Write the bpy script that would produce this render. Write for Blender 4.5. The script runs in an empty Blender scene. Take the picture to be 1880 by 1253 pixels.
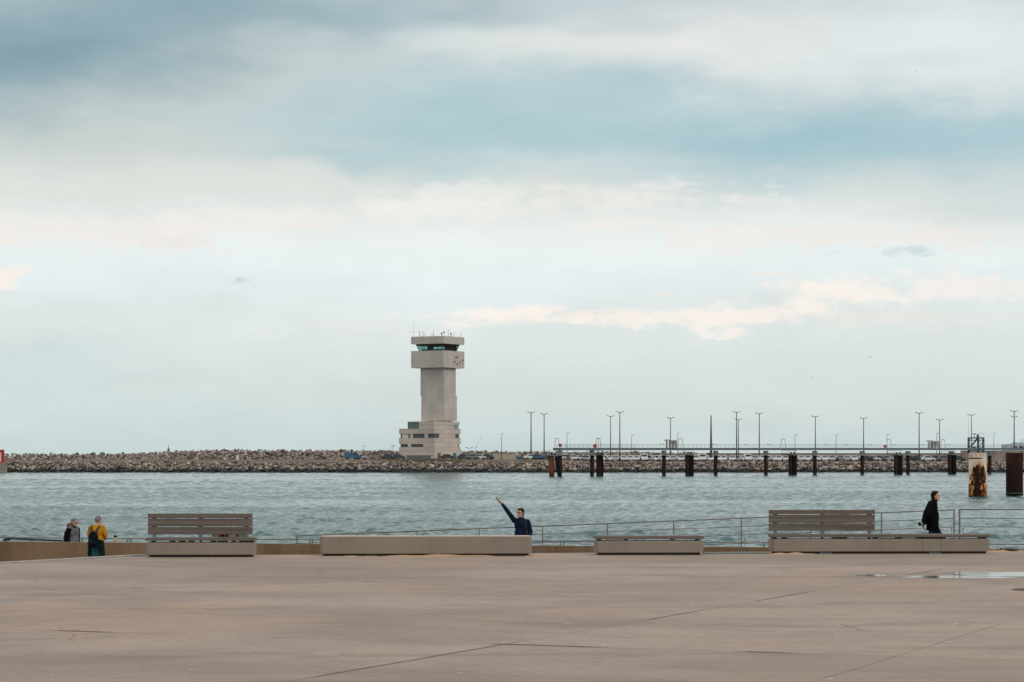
import bpy, bmesh, math, random
import numpy as np
from mathutils import Vector, Matrix, Euler

random.seed(11)
rng = np.random.default_rng(5)
S = bpy.context.scene
COL = S.collection
F = 4439.0            # focal length in photograph pixels (85 mm on 36 mm, 1880 px wide)
HZ = 838.0            # height of the horizon in the photograph
CZ = 4.4              # eye height above the sea; the plaza is 2 m above the sea

def lin(c):
    return tuple((x / 255 / 12.92) if x / 255 <= .04045 else ((x / 255 + .055) / 1.055) ** 2.4 for x in c)

# ------------------------------------------------------------------ camera
cam = bpy.data.objects.new('camera', bpy.data.cameras.new('camera'))
COL.objects.link(cam)
cam.location = (0, 0, CZ)
cam.rotation_euler = (math.radians(90), 0, 0)
cam.data.sensor_width = 36
cam.data.lens = 85
cam.data.shift_y = (HZ - 626.5) / 1880
cam.data.clip_start = .5
cam.data.clip_end = 40000
S.camera = cam

# ------------------------------------------------------------------ world
S.view_settings.view_transform = 'Standard'
S.view_settings.look = 'None'
S.view_settings.gamma = 1
S.view_settings.exposure = 0
SUN_EL, SUN_AZ = 42, 132        # azimuth clockwise from +Y

def build_world():
    w = bpy.data.worlds.new("World"); S.world = w; w.use_nodes = True
    nt = w.node_tree; N = nt.nodes; L = nt.links
    N.clear()
    def sock(i, v):
        if hasattr(v, 'is_output'): L.new(v, i)
        else: i.default_value = v
    def m(op, a, b=None, c=None, clamp=False):
        n = N.new('ShaderNodeMath'); n.operation = op; n.use_clamp = clamp
        sock(n.inputs[0], a)
        if b is not None: sock(n.inputs[1], b)
        if c is not None: sock(n.inputs[2], c)
        return n.outputs[0]
    tc = N.new('ShaderNodeTexCoord')
    sp = N.new('ShaderNodeSeparateXYZ'); L.new(tc.outputs['Generated'], sp.inputs[0])
    x, y, z = sp.outputs
    hor = m('SQRT', m('ADD', m('MULTIPLY', x, x), m('MULTIPLY', y, y)))
    az = m('MULTIPLY', m('ARCTAN2', x, y), F)              # in 1/F radians, east positive
    el = m('MULTIPLY', m('ARCTAN2', z, hor), F)
    def noise(sx, sy, detail, seed, rough=.55):
        cb = N.new('ShaderNodeCombineXYZ')
        L.new(m('MULTIPLY', az, sx), cb.inputs[0]); L.new(m('MULTIPLY', el, sy), cb.inputs[1]); cb.inputs[2].default_value = seed
        n = N.new('ShaderNodeTexNoise'); n.inputs['Scale'].default_value = 1; n.inputs['Detail'].default_value = detail
        n.inputs['Roughness'].default_value = rough
        L.new(cb.outputs[0], n.inputs['Vector'])
        return n.outputs['Fac']
    n1 = noise(.0022, .006, 4, 1.3); n2 = noise(.0022, .006, 4, 7.7)
    nf = noise(.009, .024, 7, 3.1, .62)
    nm = noise(.004, .012, 5, 5.9, .6)
    azw = m('ADD', az, m('MULTIPLY', m('SUBTRACT', n1, .5), 800))
    elw = m('ADD', el, m('ADD', m('MULTIPLY', m('SUBTRACT', n2, .5), 210), m('MULTIPLY', m('SUBTRACT', nm, .5), 70)))
    azs = m('ADD', az, m('MULTIPLY', m('SUBTRACT', nm, .5), 260))
    els = m('ADD', el, m('ADD', m('MULTIPLY', m('SUBTRACT', nf, .5), 46), m('MULTIPLY', m('SUBTRACT', n1, .5), 50)))
    cbv = N.new('ShaderNodeCombineXYZ'); L.new(m('MULTIPLY', m('ADD', az, m('MULTIPLY', nf, 40)), .022), cbv.inputs[0]); L.new(m('MULTIPLY', m('ADD', el, m('MULTIPLY', nm, 30)), .045), cbv.inputs[1])
    vo = N.new('ShaderNodeTexVoronoi'); vo.voronoi_dimensions = '2D'; vo.feature = 'SMOOTH_F1'; vo.inputs['Smoothness'].default_value = .5; vo.inputs['Detail'].default_value = 2.5; vo.inputs['Scale'].default_value = 1; L.new(cbv.outputs[0], vo.inputs['Vector'])
    bil = m('SUBTRACT', .62, vo.outputs['Distance'])
    # clear / veiled part by elevation
    ramp = N.new('ShaderNodeValToRGB')
    L.new(m('DIVIDE', m('ADD', el, m('MULTIPLY', m('SUBTRACT', n1, .5), 130)), 7000.0), ramp.inputs[0])
    stops = [(838, (196, 211, 211)), (780, (206, 218, 217)), (690, (214, 224, 222)), (600, (224, 231, 229)), (520, (229, 238, 239)),
             (450, (234, 241, 240)), (390, (230, 233, 229)), (320, (220, 224, 219)), (180, (210, 218, 217)), (0, (203, 212, 215)),
             (-400, (212, 217, 218)), (-1500, (240, 236, 230)), (-6000, (246, 240, 232))]
    while len(ramp.color_ramp.elements) < len(stops): ramp.color_ramp.elements.new(.5)
    for e, (py, c) in zip(ramp.color_ramp.elements, stops):
        e.position = math.atan((HZ - py) / F) * F / 7000 if py > -1000 else min(1, (HZ - py) / 7000)
        e.color = (*lin(c), 1)
    col = ramp.outputs[0]
    def blend(col, fac, c):
        n = N.new('ShaderNodeMix'); n.data_type = 'RGBA'
        L.new(fac, n.inputs['Factor']); L.new(col, n.inputs['A']); n.inputs['B'].default_value = (*lin(c), 1)
        return n.outputs['Result']
    def gauss(px, py, a, b, A, E, tilt=0):
        u0 = math.atan((px - 940) / F) * F; v0 = math.atan((HZ - py) / F) * F
        dx = m('SUBTRACT', A, u0); dy = m('SUBTRACT', E, v0)
        if tilt: dy = m('SUBTRACT', dy, m('MULTIPLY', dx, tilt))
        dx = m('DIVIDE', dx, a); dy = m('DIVIDE', dy, b)
        q = m('ADD', m('MULTIPLY', dx, dx), m('MULTIPLY', dy, dy))
        return m('POWER', 2.71828, m('MULTIPLY', q, -1.0))
    def soft(col, px, py, a, b, c, s, tilt=0):
        g = gauss(px, py, a, b, azw, elw, tilt)
        return blend(col, m('MULTIPLY', g, s, clamp=True), c)
    def puff(col, px, py, a, b, c, s, lo=.3, hi=.95, tilt=0):
        g = gauss(px, py, a, b * 1.25, azs, els, tilt)
        v = m('ADD', g, m('ADD', m('MULTIPLY', bil, .5), m('ADD', m('MULTIPLY', m('SUBTRACT', nf, .5), 1.5), m('MULTIPLY', m('SUBTRACT', nm, .5), 1.0))))
        n = N.new('ShaderNodeMapRange'); n.interpolation_type = 'SMOOTHSTEP'
        L.new(v, n.inputs['Value']); n.inputs['From Min'].default_value = lo; n.inputs['From Max'].default_value = hi
        return blend(col, m('MULTIPLY', m('MULTIPLY', n.outputs[0], m('MULTIPLY', g, 5.0, clamp=True)), s, clamp=True), c)
    # broad grey-blue and pale cloud layers
    for a in [(150, 255, 420, 85, (213, 218, 213), .8), (480, 150, 300, 50, (217, 221, 216), .6),
              (1500, 250, 560, 75, (158, 192, 203), .95), (900, 235, 430, 75, (168, 198, 206), .85), (560, 285, 200, 32, (170, 198, 205), .6),
              (1900, 235, 260, 60, (165, 196, 206), .6), (1150, 180, 300, 45, (178, 204, 210), .6),
              (620, 30, 420, 70, (176, 197, 202), .6), (-20, 115, 600, 120, (130, 159, 170), 1.0, .12), (330, 20, 460, 66, (144, 170, 179), .85),
              (1250, 78, 330, 44, (233, 234, 230), .9), (1750, 95, 300, 75, (228, 234, 234), .9), (1000, 95, 220, 34, (222, 227, 225), .7),
              (1720, -20, 420, 24, (196, 210, 215), .8),
              (300, 345, 420, 40, (221, 224, 219), .7), (1820, 380, 160, 60, (206, 216, 217), .7),
              (1080, 315, 300, 22, (204, 218, 219), .5), (1500, 690, 500, 120, (212, 222, 220), .5), (100, 700, 300, 130, (206, 220, 220), .7)]:
        col = soft(col, *a)
    # cream banks low over the sea
    for a in [(820, 380, 330, 22, (240, 237, 231), .9), (480, 405, 260, 22, (240, 236, 230), .8), (1000, 350, 420, 20, (234, 234, 229), .7), (180, 428, 380, 30, (239, 235, 230), .95), (330, 455, 110, 18, (236, 229, 223), .7),
              (1200, 372, 320, 14, (236, 235, 229), .7), (1150, 412, 130, 12, (240, 234, 228), .7), (1500, 438, 420, 26, (239, 234, 228), .8), (1790, 440, 150, 20, (236, 232, 227), .6),
              (1060, 578, 260, 18, (248, 240, 232), 1.1), (1330, 584, 270, 20, (246, 239, 232), 1.0), (1500, 553, 220, 34, (248, 241, 233), 1.05),
              (1760, 535, 170, 30, (243, 238, 232), .9), (1640, 590, 240, 18, (229, 229, 224), .8), (1420, 508, 70, 8, (243, 234, 228), .6), (1180, 542, 60, 8, (239, 232, 226), .6),
              (20, 512, 62, 19, (246, 237, 229), 1.1), (640, 598, 120, 9, (231, 231, 227), .6), (10, 540, 60, 8, (220, 228, 226), .6),
              (1675, 468, 75, 14, (196, 211, 217), .8, .4, 1.15), (425, 524, 60, 12, (192, 209, 214), 1.0, .4, 1.0), (1530, 472, 20, 8, (210, 223, 226), .5, .5, 1.2)]:
        col = puff(col, *a)
    # faint wisps everywhere
    ws = N.new('ShaderNodeMix'); ws.data_type = 'RGBA'; ws.blend_type = 'MULTIPLY'; ws.inputs['Factor'].default_value = 1; L.new(col, ws.inputs['A'])
    wv = m('ADD', .955, m('ADD', m('MULTIPLY', m('SUBTRACT', nm, .3), .13), m('MULTIPLY', m('SUBTRACT', nf, .5), .07))); cw = N.new('ShaderNodeCombineXYZ')
    for i in range(3): L.new(wv, cw.inputs[i])
    L.new(cw.outputs[0], ws.inputs['B']); col = ws.outputs['Result']
    bg = N.new('ShaderNodeBackground'); L.new(col, bg.inputs['Color']); bg.inputs['Strength'].default_value = 1.045
    sky = N.new('ShaderNodeTexSky'); sky.sky_type = 'NISHITA'; sky.sun_disc = False
    sky.sun_elevation = math.radians(SUN_EL); sky.sun_rotation = math.radians(SUN_AZ)
    bs = N.new('ShaderNodeBackground'); L.new(sky.outputs[0], bs.inputs['Color']); bs.inputs['Strength'].default_value = .1
    mx = N.new('ShaderNodeMixShader'); mx.inputs[0].default_value = .97
    L.new(bs.outputs[0], mx.inputs[1]); L.new(bg.outputs[0], mx.inputs[2])
    out = N.new('ShaderNodeOutputWorld'); L.new(mx.outputs[0], out.inputs['Surface'])
build_world()

sd = bpy.data.lights.new('sun', 'SUN'); sun = bpy.data.objects.new('sun', sd); COL.objects.link(sun)
sd.energy = .9; sd.angle = math.radians(25); sd.color = (1, .93, .84)
_a, _e = math.radians(SUN_AZ), math.radians(SUN_EL)
sun.rotation_euler = Vector((-math.sin(_a) * math.cos(_e), -math.cos(_a) * math.cos(_e), -math.sin(_e))).to_track_quat('-Z', 'Y').to_euler()

# ------------------------------------------------------------------ helpers
def P(px, py, Y):
    return Vector(((px - 940) / F * Y, Y, CZ - (py - HZ) / F * Y))
def X(px, Y): return (px - 940) / F * Y
def Zp(py, Y): return CZ - (py - HZ) / F * Y
def G(px, py, z=2.0):
    Y = (CZ - z) * F / (py - HZ); return Vector(((px - 940) / F * Y, Y, z))

class MB:
    def __init__(s): s.v = []; s.f = []; s.sm = []
    def add(s, vs, fs, smooth=False):
        o = len(s.v); s.v += [tuple(p) for p in vs]; s.f += [tuple(i + o for i in f) for f in fs]; s.sm += [smooth] * len(fs); return s
    def box(s, c, d, M=None):
        c = Vector(c); hx, hy, hz = d[0] / 2, d[1] / 2, d[2] / 2
        vs = [Vector((i * hx, j * hy, k * hz)) for i in (-1, 1) for j in (-1, 1) for k in (-1, 1)]
        if M is not None: vs = [M @ p for p in vs]
        return s.add([c + p for p in vs], [(0, 1, 3, 2), (4, 6, 7, 5), (0, 4, 5, 1), (2, 3, 7, 6), (0, 2, 6, 4), (1, 5, 7, 3)])
    def bounds(s, a, b):
        a = Vector(a); b = Vector(b); return s.box((a + b) / 2, [abs(b[i] - a[i]) for i in range(3)])
    def tube(s, p0, p1, r0, r1=None, n=8, smooth=True):
        r1 = r0 if r1 is None else r1
        p0, p1 = Vector(p0), Vector(p1); d = (p1 - p0).normalized()
        u = d.orthogonal().normalized(); w = d.cross(u)
        vs = []
        for p, r in ((p0, r0), (p1, r1)):
            for i in range(n):
                t = 2 * math.pi * i / n; vs.append(p + (u * math.cos(t) + w * math.sin(t)) * r)
        o = len(s.v)
        s.add(vs, [(i, (i + 1) % n, n + (i + 1) % n, n + i) for i in range(n)], smooth)
        s.f += [tuple(o + i for i in reversed(range(n))), tuple(o + n + i for i in range(n))]; s.sm += [False, False]
        return s
    def path(s, pts, r, n=6):
        for a, b in zip(pts, pts[1:]): s.tube(a, b, r, r, n)
        return s
    def bar(s, p0, p1, w, h, up=(0, 0, 1)):
        p0, p1 = Vector(p0), Vector(p1); d = p1 - p0; l = d.length; d.normalize()
        u = Vector(up); side = d.cross(u)
        if side.length < 1e-5: u = Vector((0, 1, 0)); side = d.cross(u)
        side.normalize(); u = side.cross(d)
        M = Matrix((d, side, u)).transposed()
        return s.box((p0 + p1) / 2, (l, w, h), M)
    def prism(s, poly, a, b, M=None):
        # poly in (x, z), extruded along y from a to b
        n = len(poly)
        vs = [Vector((p[0], a, p[1])) for p in poly] + [Vector((p[0], b, p[1])) for p in poly]
        if M is not None: vs = [M @ p for p in vs]
        return s.add(vs, [tuple(range(n)), tuple(reversed(range(n, 2 * n)))] + [((i + 1) % n, i, n + i, n + (i + 1) % n) for i in range(n)])
    def slab(s, poly, z0, z1):
        # poly in (x, y), extruded from z0 to z1
        n = len(poly)
        vs = [(p[0], p[1], z0) for p in poly] + [(p[0], p[1], z1) for p in poly]
        return s.add(vs, [tuple(reversed(range(n))), tuple(range(n, 2 * n))] + [(i, (i + 1) % n, n + (i + 1) % n, n + i) for i in range(n)])
    def ell(s, c, r, R=None, n=12, k=8):
        c = Vector(c); vs = [Vector((0, 0, 1))]
        for j in range(1, k):
            t = math.pi * j / k
            for i in range(n):
                q = 2 * math.pi * i / n; vs.append(Vector((math.sin(t) * math.cos(q), math.sin(t) * math.sin(q), math.cos(t))))
        vs.append(Vector((0, 0, -1)))
        vs = [Vector((p.x * r[0], p.y * r[1], p.z * r[2])) for p in vs]
        if R is not None: vs = [R @ p for p in vs]
        fs = [(0, 1 + i, 1 + (i + 1) % n) for i in range(n)]
        for j in range(k - 2):
            for i in range(n):
                a = 1 + j * n; fs.append((a + i, a + n + i, a + n + (i + 1) % n, a + (i + 1) % n))
        a = 1 + (k - 2) * n; fs += [(a + (i + 1) % n, a + i, len(vs) - 1) for i in range(n)]
        return s.add([c + p for p in vs], fs, True)
    def cap(s, p0, p1, r0, r1=None, n=10):
        r1 = r0 if r1 is None else r1
        s.tube(p0, p1, r0, r1, n); s.ell(p0, (r0,) * 3, None, n, 6); s.ell(p1, (r1,) * 3, None, n, 6); return s
    def build(s, name, mat, parent=None, bevel=0, loc=None):
        me = bpy.data.meshes.new(name); me.from_pydata(s.v, [], s.f)
        me.polygons.foreach_set('use_smooth', s.sm); me.materials.append(mat)
        bm = bmesh.new(); bm.from_mesh(me); bmesh.ops.recalc_face_normals(bm, faces=bm.faces); bm.to_mesh(me); bm.free()
        o = bpy.data.objects.new(name, me); COL.objects.link(o)
        if parent: o.parent = parent
        if loc is not None: o.location = loc
        if bevel:
            b = o.modifiers.new('bevel', 'BEVEL'); b.width = bevel; b.segments = 2; b.limit_method = 'ANGLE'; b.harden_normals = False
        return o

def tag(o, label=None, cat=None, group=None, kind=None):
    if label: o['label'] = label
    if cat: o['category'] = cat
    if group: o['group'] = group
    if kind: o['kind'] = kind
    return o
def thing(name, label, cat, loc=(0, 0, 0), rz=0, group=None):
    o = bpy.data.objects.new(name, None); COL.objects.link(o); o.location = loc; o.rotation_euler = (0, 0, rz)
    o.empty_display_size = .2
    return tag(o, label, cat, group)
def dup(root, loc=None, rz=None, label=None, group=None, parent=None, scale=None):
    c = root.copy(); COL.objects.link(c)
    if parent is not None: c.parent = parent
    if loc is not None: c.location = loc
    if rz is not None: c.rotation_euler = (0, 0, rz)
    if label: c['label'] = label
    if group: c['group'] = group
    if scale: c.scale = scale
    for ch in list(root.children): dup(ch, parent=c)
    return c

# ------------------------------------------------------------------ materials
class NT:
    def __init__(s, name):
        s.m = bpy.data.materials.new(name); s.m.use_nodes = True; s.t = s.m.node_tree; s.N = s.t.nodes; s.L = s.t.links
        s.b = s.N['Principled BSDF']; s.tc = s.N.new('ShaderNodeTexCoord')
    def set(s, i, v):
        if hasattr(v, 'is_output'): s.L.new(v, i)
        else: i.default_value = v
    def math(s, op, a, b=None, c=None, clamp=False):
        n = s.N.new('ShaderNodeMath'); n.operation = op; n.use_clamp = clamp
        s.set(n.inputs[0], a)
        if b is not None: s.set(n.inputs[1], b)
        if c is not None: s.set(n.inputs[2], c)
        return n.outputs[0]
    def mapped(s, scale=(1, 1, 1), coord='Object', rot=(0, 0, 0), loc=(0, 0, 0)):
        n = s.N.new('ShaderNodeMapping'); n.inputs['Scale'].default_value = scale; n.inputs['Rotation'].default_value = rot; n.inputs['Location'].default_value = loc
        s.L.new(s.tc.outputs[coord], n.inputs[0]); return n.outputs[0]
    def noise(s, scale, detail=5, rough=.55, stretch=(1, 1, 1), loc=(0, 0, 0), dist=0, rot=(0, 0, 0), coord='Object'):
        n = s.N.new('ShaderNodeTexNoise'); n.inputs['Scale'].default_value = scale; n.inputs['Detail'].default_value = detail; n.inputs['Roughness'].default_value = rough
        n.inputs['Distortion'].default_value = dist
        s.L.new(s.mapped(stretch, coord, rot, loc), n.inputs['Vector']); return n.outputs['Fac']
    def step(s, v, lo, hi, a=0., b=1.):
        n = s.N.new('ShaderNodeMapRange'); n.interpolation_type = 'SMOOTHSTEP'; s.set(n.inputs['Value'], v)
        n.inputs['From Min'].default_value = lo; n.inputs['From Max'].default_value = hi; n.inputs['To Min'].default_value = a; n.inputs['To Max'].default_value = b
        return n.outputs[0]
    def mix(s, f, a, b, mode='MIX'):
        n = s.N.new('ShaderNodeMix'); n.data_type = 'RGBA'; n.blend_type = mode; s.set(n.inputs['Factor'], f)
        for k, v in (('A', a), ('B', b)):
            s.set(n.inputs[k], v if hasattr(v, 'is_output') else (*v, 1))
        return n.outputs['Result']
    def ramp(s, v, stops):
        n = s.N.new('ShaderNodeValToRGB'); s.L.new(v, n.inputs[0])
        while len(n.color_ramp.elements) < len(stops): n.color_ramp.elements.new(.5)
        for e, (p, c) in zip(n.color_ramp.elements, stops): e.position = p; e.color = (*c, 1)
        return n.outputs[0]
    def xyz(s, coord='Object'):
        n = s.N.new('ShaderNodeSeparateXYZ'); s.L.new(s.tc.outputs[coord], n.inputs[0]); return n.outputs
    def bump(s, h, strength=.3, dist=.02):
        n = s.N.new('ShaderNodeBump'); n.inputs['Strength'].default_value = strength; n.inputs['Distance'].default_value = dist
        s.L.new(h, n.inputs['Height']); s.L.new(n.outputs[0], s.b.inputs['Normal'])
    def done(s, color, rough=.8, metal=0, spec=None):
        s.set(s.b.inputs['Base Color'], color if hasattr(color, 'is_output') else (*color, 1)); s.set(s.b.inputs['Roughness'], rough); s.set(s.b.inputs['Metallic'], metal)
        if spec is not None: s.b.inputs['Specular IOR Level'].default_value = spec
        return s.m
def rough_mat(name, c0, c1, scale=3, rough=.8, stretch=(1, 1, 1), bump=0, metal=0, bdist=.01, fine=None, spec=None):
    n = NT(name); v = n.noise(scale, 6, .6, stretch)
    c = n.mix(n.step(v, .3, .7), c0, c1)
    if fine: c = n.mix(n.step(n.noise(fine, 3, .6), .3, .75), c, tuple(x * .75 for x in c0))
    if bump: n.bump(n.noise(scale * 8, 5, .65, stretch), bump, bdist)
    return n.done(c, rough, metal, spec)

M = {}
def cast_mat():
    n = NT('bench_concrete'); a = n.noise(.9, 6, .6); b = n.noise(3.2, 5, .65, (1, 1, .12)); p = n.noise(60, 2, .5)
    c = n.mix(n.step(a, .3, .7), (.222, .184, .149), (.262, .219, .18))
    c = n.mix(n.math('MULTIPLY', n.step(b, .52, .8), .35), c, (.15, .122, .098)); c = n.mix(n.math('MULTIPLY', n.step(p, .66, .72), .4), c, (.12, .1, .08))
    n.bump(n.noise(25, 4, .6), .1, .01); return n.done(c, .85)
M['bench_concrete'] = cast_mat()
M['skylit_top'] = rough_mat('skylit_top', (.42, .36, .30), (.5, .43, .36), 2, .85)  # paler than the bench sides: skylight on concrete tops put into the colour
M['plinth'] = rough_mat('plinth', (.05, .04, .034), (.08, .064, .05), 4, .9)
M['wood'] = rough_mat('weathered_wood', (.088, .071, .060), (.158, .130, .111), 1.6, .8, (.22, 7, 14), .25)
M['galv'] = rough_mat('galvanised_steel', (.12, .14, .145), (.2, .22, .225), 5, .5, metal=.5)
M['rail'] = rough_mat('railing_steel', (.14, .125, .105), (.2, .18, .155), 6, .55, metal=.3)
M['dark_steel'] = rough_mat('dark_steel', (.02, .024, .028), (.04, .045, .05), 6, .5, metal=.4)
M['black'] = rough_mat('black_rubber', (.004, .006, .009), (.009, .012, .016), 4, .9, spec=.15)
M['grey_blue'] = rough_mat('grey_painted_steel', (.10, .13, .145), (.14, .17, .185), 1.5, .6, fine=6)
M['cap_grey'] = rough_mat('pale_grey_steel', (.15, .18, .19), (.2, .225, .235), 1.5, .6)
M['pole_grey'] = rough_mat('pole_grey', (.09, .104, .11), (.098, .112, .118), .3, .6)
M['blue_steel'] = rough_mat('blue_painted_steel', (.022, .042, .07), (.035, .06, .09), 4, .55)
M['red'] = rough_mat('red_paint', (.36, .02, .018), (.46, .03, .025), 4, .5)
M['white_paint'] = rough_mat('white_paint', (.62, .6, .56), (.74, .72, .68), 3, .5)
M['beige_paint'] = rough_mat('beige_paint', (.36, .31, .25), (.43, .38, .31), 2, .7)
M['green'] = rough_mat('green_paint', (.015, .07, .05), (.025, .1, .07), 4, .5)
M['teal_paint'] = rough_mat('teal_paint', (.03, .12, .14), (.05, .16, .18), 4, .5)
M['brown'] = rough_mat('brown_paint', (.11, .07, .05), (.15, .1, .07), 4, .7)
M['far_wall'] = rough_mat('far_wall_concrete', (.25, .215, .185), (.33, .285, .25), .18, .9, (1, 1, 2), fine=1.2)
M['skin'] = rough_mat('skin', (.44, .22, .15), (.5, .27, .19), 12, .55)
M['eye'] = rough_mat('eye', (.03, .02, .015), (.06, .04, .03), 30, .3)
M['sand'] = rough_mat('sand', (.40, .27, .17), (.5, .35, .23), 3, .95, bump=.4, fine=40)
M['puddle'] = NT('puddle_water').done((.02, .022, .022), .02)
M['dry_grass'] = rough_mat('dry_stems', (.10, .075, .05), (.17, .13, .09), 2, .9)
M['weed'] = rough_mat('weed_leaf', (.05, .06, .02), (.09, .085, .03), 9, .8)

def wall_mat():
    n = NT('stained_brown_concrete')
    a = n.noise(.5, 6, .6, (1, 1, .5)); b = n.noise(2.2, 6, .65, (1, 1, .22)); g = n.noise(9, 3, .6, (1, 1, .08))
    c = n.mix(n.step(a, .3, .7), (.15, .092, .048), (.235, .158, .094))
    c = n.mix(n.math('MULTIPLY', n.step(b, .48, .72), .55), c, (.10, .062, .034))
    c = n.mix(n.math('MULTIPLY', n.step(g, .55, .8), .3), c, (.36, .27, .17))
    n.bump(n.noise(25, 4, .6), .3, .01)
    return n.done(c, .9)
M['wall'] = wall_mat()

def ground_mat():
    n = NT('plaza_concrete')
    x, y, z = n.xyz()
    big = n.noise(.16, 5, .6, (.6, 1, 1), dist=.6); mid = n.noise(.75, 8, .7, (.5, 1, 1), dist=.8); fine = n.noise(11, 5, .7)
    sandy = n.noise(.23, 5, .62, (1, .6, 1), (31, 7, 0), .7); damp = n.noise(.2, 6, .6, (.75, 1, 1), (5, 43, 0), 1.6)
    c = n.mix(n.step(big, .36, .64), (.25, .200, .168), (.355, .286, .24))
    c = n.mix(n.math('MULTIPLY', n.step(mid, .45, .7), .6), c, (.205, .165, .14))
    c = n.mix(n.math('MULTIPLY', n.step(sandy, .5, .68), .7), c, (.355, .255, .18))
    # damp streaks, most of them along the middle of the plaza
    band = n.math('MULTIPLY', n.step(y, 33, 42), n.step(y, 58, 50))
    dm = n.math('MULTIPLY', n.step(damp, .47, .72), n.math('ADD', n.math('MULTIPLY', band, .62), .3))
    c = n.mix(dm, c, (.175, .145, .128))
    swirl = n.N.new('ShaderNodeTexWave'); swirl.wave_type = 'RINGS'; swirl.inputs['Scale'].default_value = .11; swirl.inputs['Distortion'].default_value = 7
    swirl.inputs['Detail'].default_value = 4; swirl.inputs['Detail Scale'].default_value = 1.1
    n.L.new(n.mapped((1, .7, 1), loc=(4, -30, 0)), swirl.inputs['Vector'])
    c = n.mix(n.math('MULTIPLY', n.step(swirl.outputs['Fac'], .86, .99), n.math('MULTIPLY', n.step(mid, .4, .6), .35)), c, (.15, .122, .112))
    c = n.mix(n.math('MULTIPLY', n.step(fine, .40, .72), .5), c, (.18, .145, .122))
    gr = n.noise(34, 3, .75, loc=(2, 8, 0)); c = n.mix(n.math('MULTIPLY', n.step(gr, .5, .75), .5), c, (.40, .34, .29))
    fl = n.noise(1.9, 7, .75, (.6, 1, 1), (17, 3, 0), 1); c = n.mix(n.math('MULTIPLY', n.step(fl, .52, .68), .42), c, (.16, .13, .113))
    # bird droppings and grit
    vo = n.N.new('ShaderNodeTexVoronoi'); vo.inputs['Scale'].default_value = 2.3; n.L.new(n.tc.outputs['Object'], vo.inputs['Vector'])
    vc = n.N.new('ShaderNodeSeparateColor'); n.L.new(vo.outputs['Color'], vc.inputs[0])
    spot = n.math('MULTIPLY', n.math('LESS_THAN', vo.outputs['Distance'], n.math('MULTIPLY', vc.outputs[1], .11)), n.math('GREATER_THAN', vc.outputs[0], .62))
    c = n.mix(n.math('MULTIPLY', spot, .75), c, n.mix(n.math('GREATER_THAN', vc.outputs[2], .45), (.04, .03, .027), (.6, .54, .47)))
    # hairline cracks
    ve = n.N.new('ShaderNodeTexVoronoi'); ve.feature = 'DISTANCE_TO_EDGE'; ve.inputs['Scale'].default_value = .16
    mp = n.N.new('ShaderNodeVectorMath'); mp.operation = 'ADD'; nz = n.N.new('ShaderNodeTexNoise'); nz.inputs['Scale'].default_value = .5; nz.inputs['Detail'].default_value = 6
    n.L.new(n.tc.outputs['Object'], nz.inputs['Vector']); sc_ = n.N.new('ShaderNodeVectorMath'); sc_.operation = 'SCALE'; sc_.inputs['Scale'].default_value = 2.2; n.L.new(nz.outputs['Color'], sc_.inputs[0])
    n.L.new(n.tc.outputs['Object'], mp.inputs[0]); n.L.new(sc_.outputs[0], mp.inputs[1]); n.L.new(mp.outputs[0], ve.inputs['Vector'])
    ck = n.math('MULTIPLY', n.step(ve.outputs['Distance'], .0045, .001), n.step(n.noise(.3, 3, .5, loc=(3, 9, 1)), .5, .62)); c = n.mix(n.math('MULTIPLY', ck, .55), c, (.06, .045, .038))
    # slab joints, straight lines on the ground
    wob = n.math('MULTIPLY', n.math('SUBTRACT', n.noise(1.1, 4, .6), .5), .06)
    wide = n.noise(.22, 2, .5, loc=(9, 3, 0))
    def halfplane(p, q):
        p, q = G(*p), G(*q); d = (q - p).normalized(); nx, ny = -d.y, d.x
        return n.math('SUBTRACT', n.math('ADD', n.math('MULTIPLY', x, nx), n.math('MULTIPLY', y, ny)), nx * p.x + ny * p.y)
    tone = n.math('MULTIPLY', n.math('LESS_THAN', halfplane((520, 1253), (1440, 1095)), 0.0), n.math('LESS_THAN', halfplane((0, 1155), (1600, 1204)), 0.0))
    c = n.mix(n.math('MULTIPLY', tone, .16), c, (.13, .105, .09))
    def line(p, q, w0, w1, s=.9, thick=()):
        win = None
        for a_, b_ in thick:
            k_ = n.math('MULTIPLY', n.step(x, a_ - .2, a_ + .1), n.step(x, b_ + .3, b_ - .1)); win = k_ if win is None else n.math('MAXIMUM', win, k_)
        p, q = G(*p), G(*q); d = (q - p).normalized(); nx, ny = -d.y, d.x; o = nx * p.x + ny * p.y
        v = n.math('ABSOLUTE', n.math('ADD', n.math('SUBTRACT', n.math('ADD', n.math('MULTIPLY', x, nx), n.math('MULTIPLY', y, ny)), o), wob))
        ww = n.math('ADD', w0, n.math('MULTIPLY', win, w1)) if win is not None else n.step(wide, .42, .62, w0, w1)
        k = n.math('SUBTRACT', 1.0, n.math('DIVIDE', v, ww), clamp=True)
        return n.math('MULTIPLY', n.step(k, 0, .6), s)
    for a in [((520, 1253), (1440, 1095), .013, .038, .8, ((-2.1, -.1), (2.0, 2.9), (4.1, 5.2), (8, 9))), ((0, 1155), (1600, 1204), .018, .11, .9, ((-6.2, -5.6), (-.15, 1.0), (2.9, 3.3))), ((1490, 1253), (1880, 1133), .009, .02, .5), ((-300, 1233), (500, 1250), .02, .03, .35)]:
        c = n.mix(line(*a), c, (.05, .037, .03))
    n.bump(n.noise(40, 4, .7), .25, .004)
    r = n.math('SUBTRACT', .82, n.math('MULTIPLY', dm, .3))
    return n.done(c, r, 0, .35)
M['plaza'] = ground_mat()
M['kerb'] = rough_mat('kerb_stone', (.30, .28, .26), (.4, .38, .355), 4, .75, fine=20)
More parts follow.
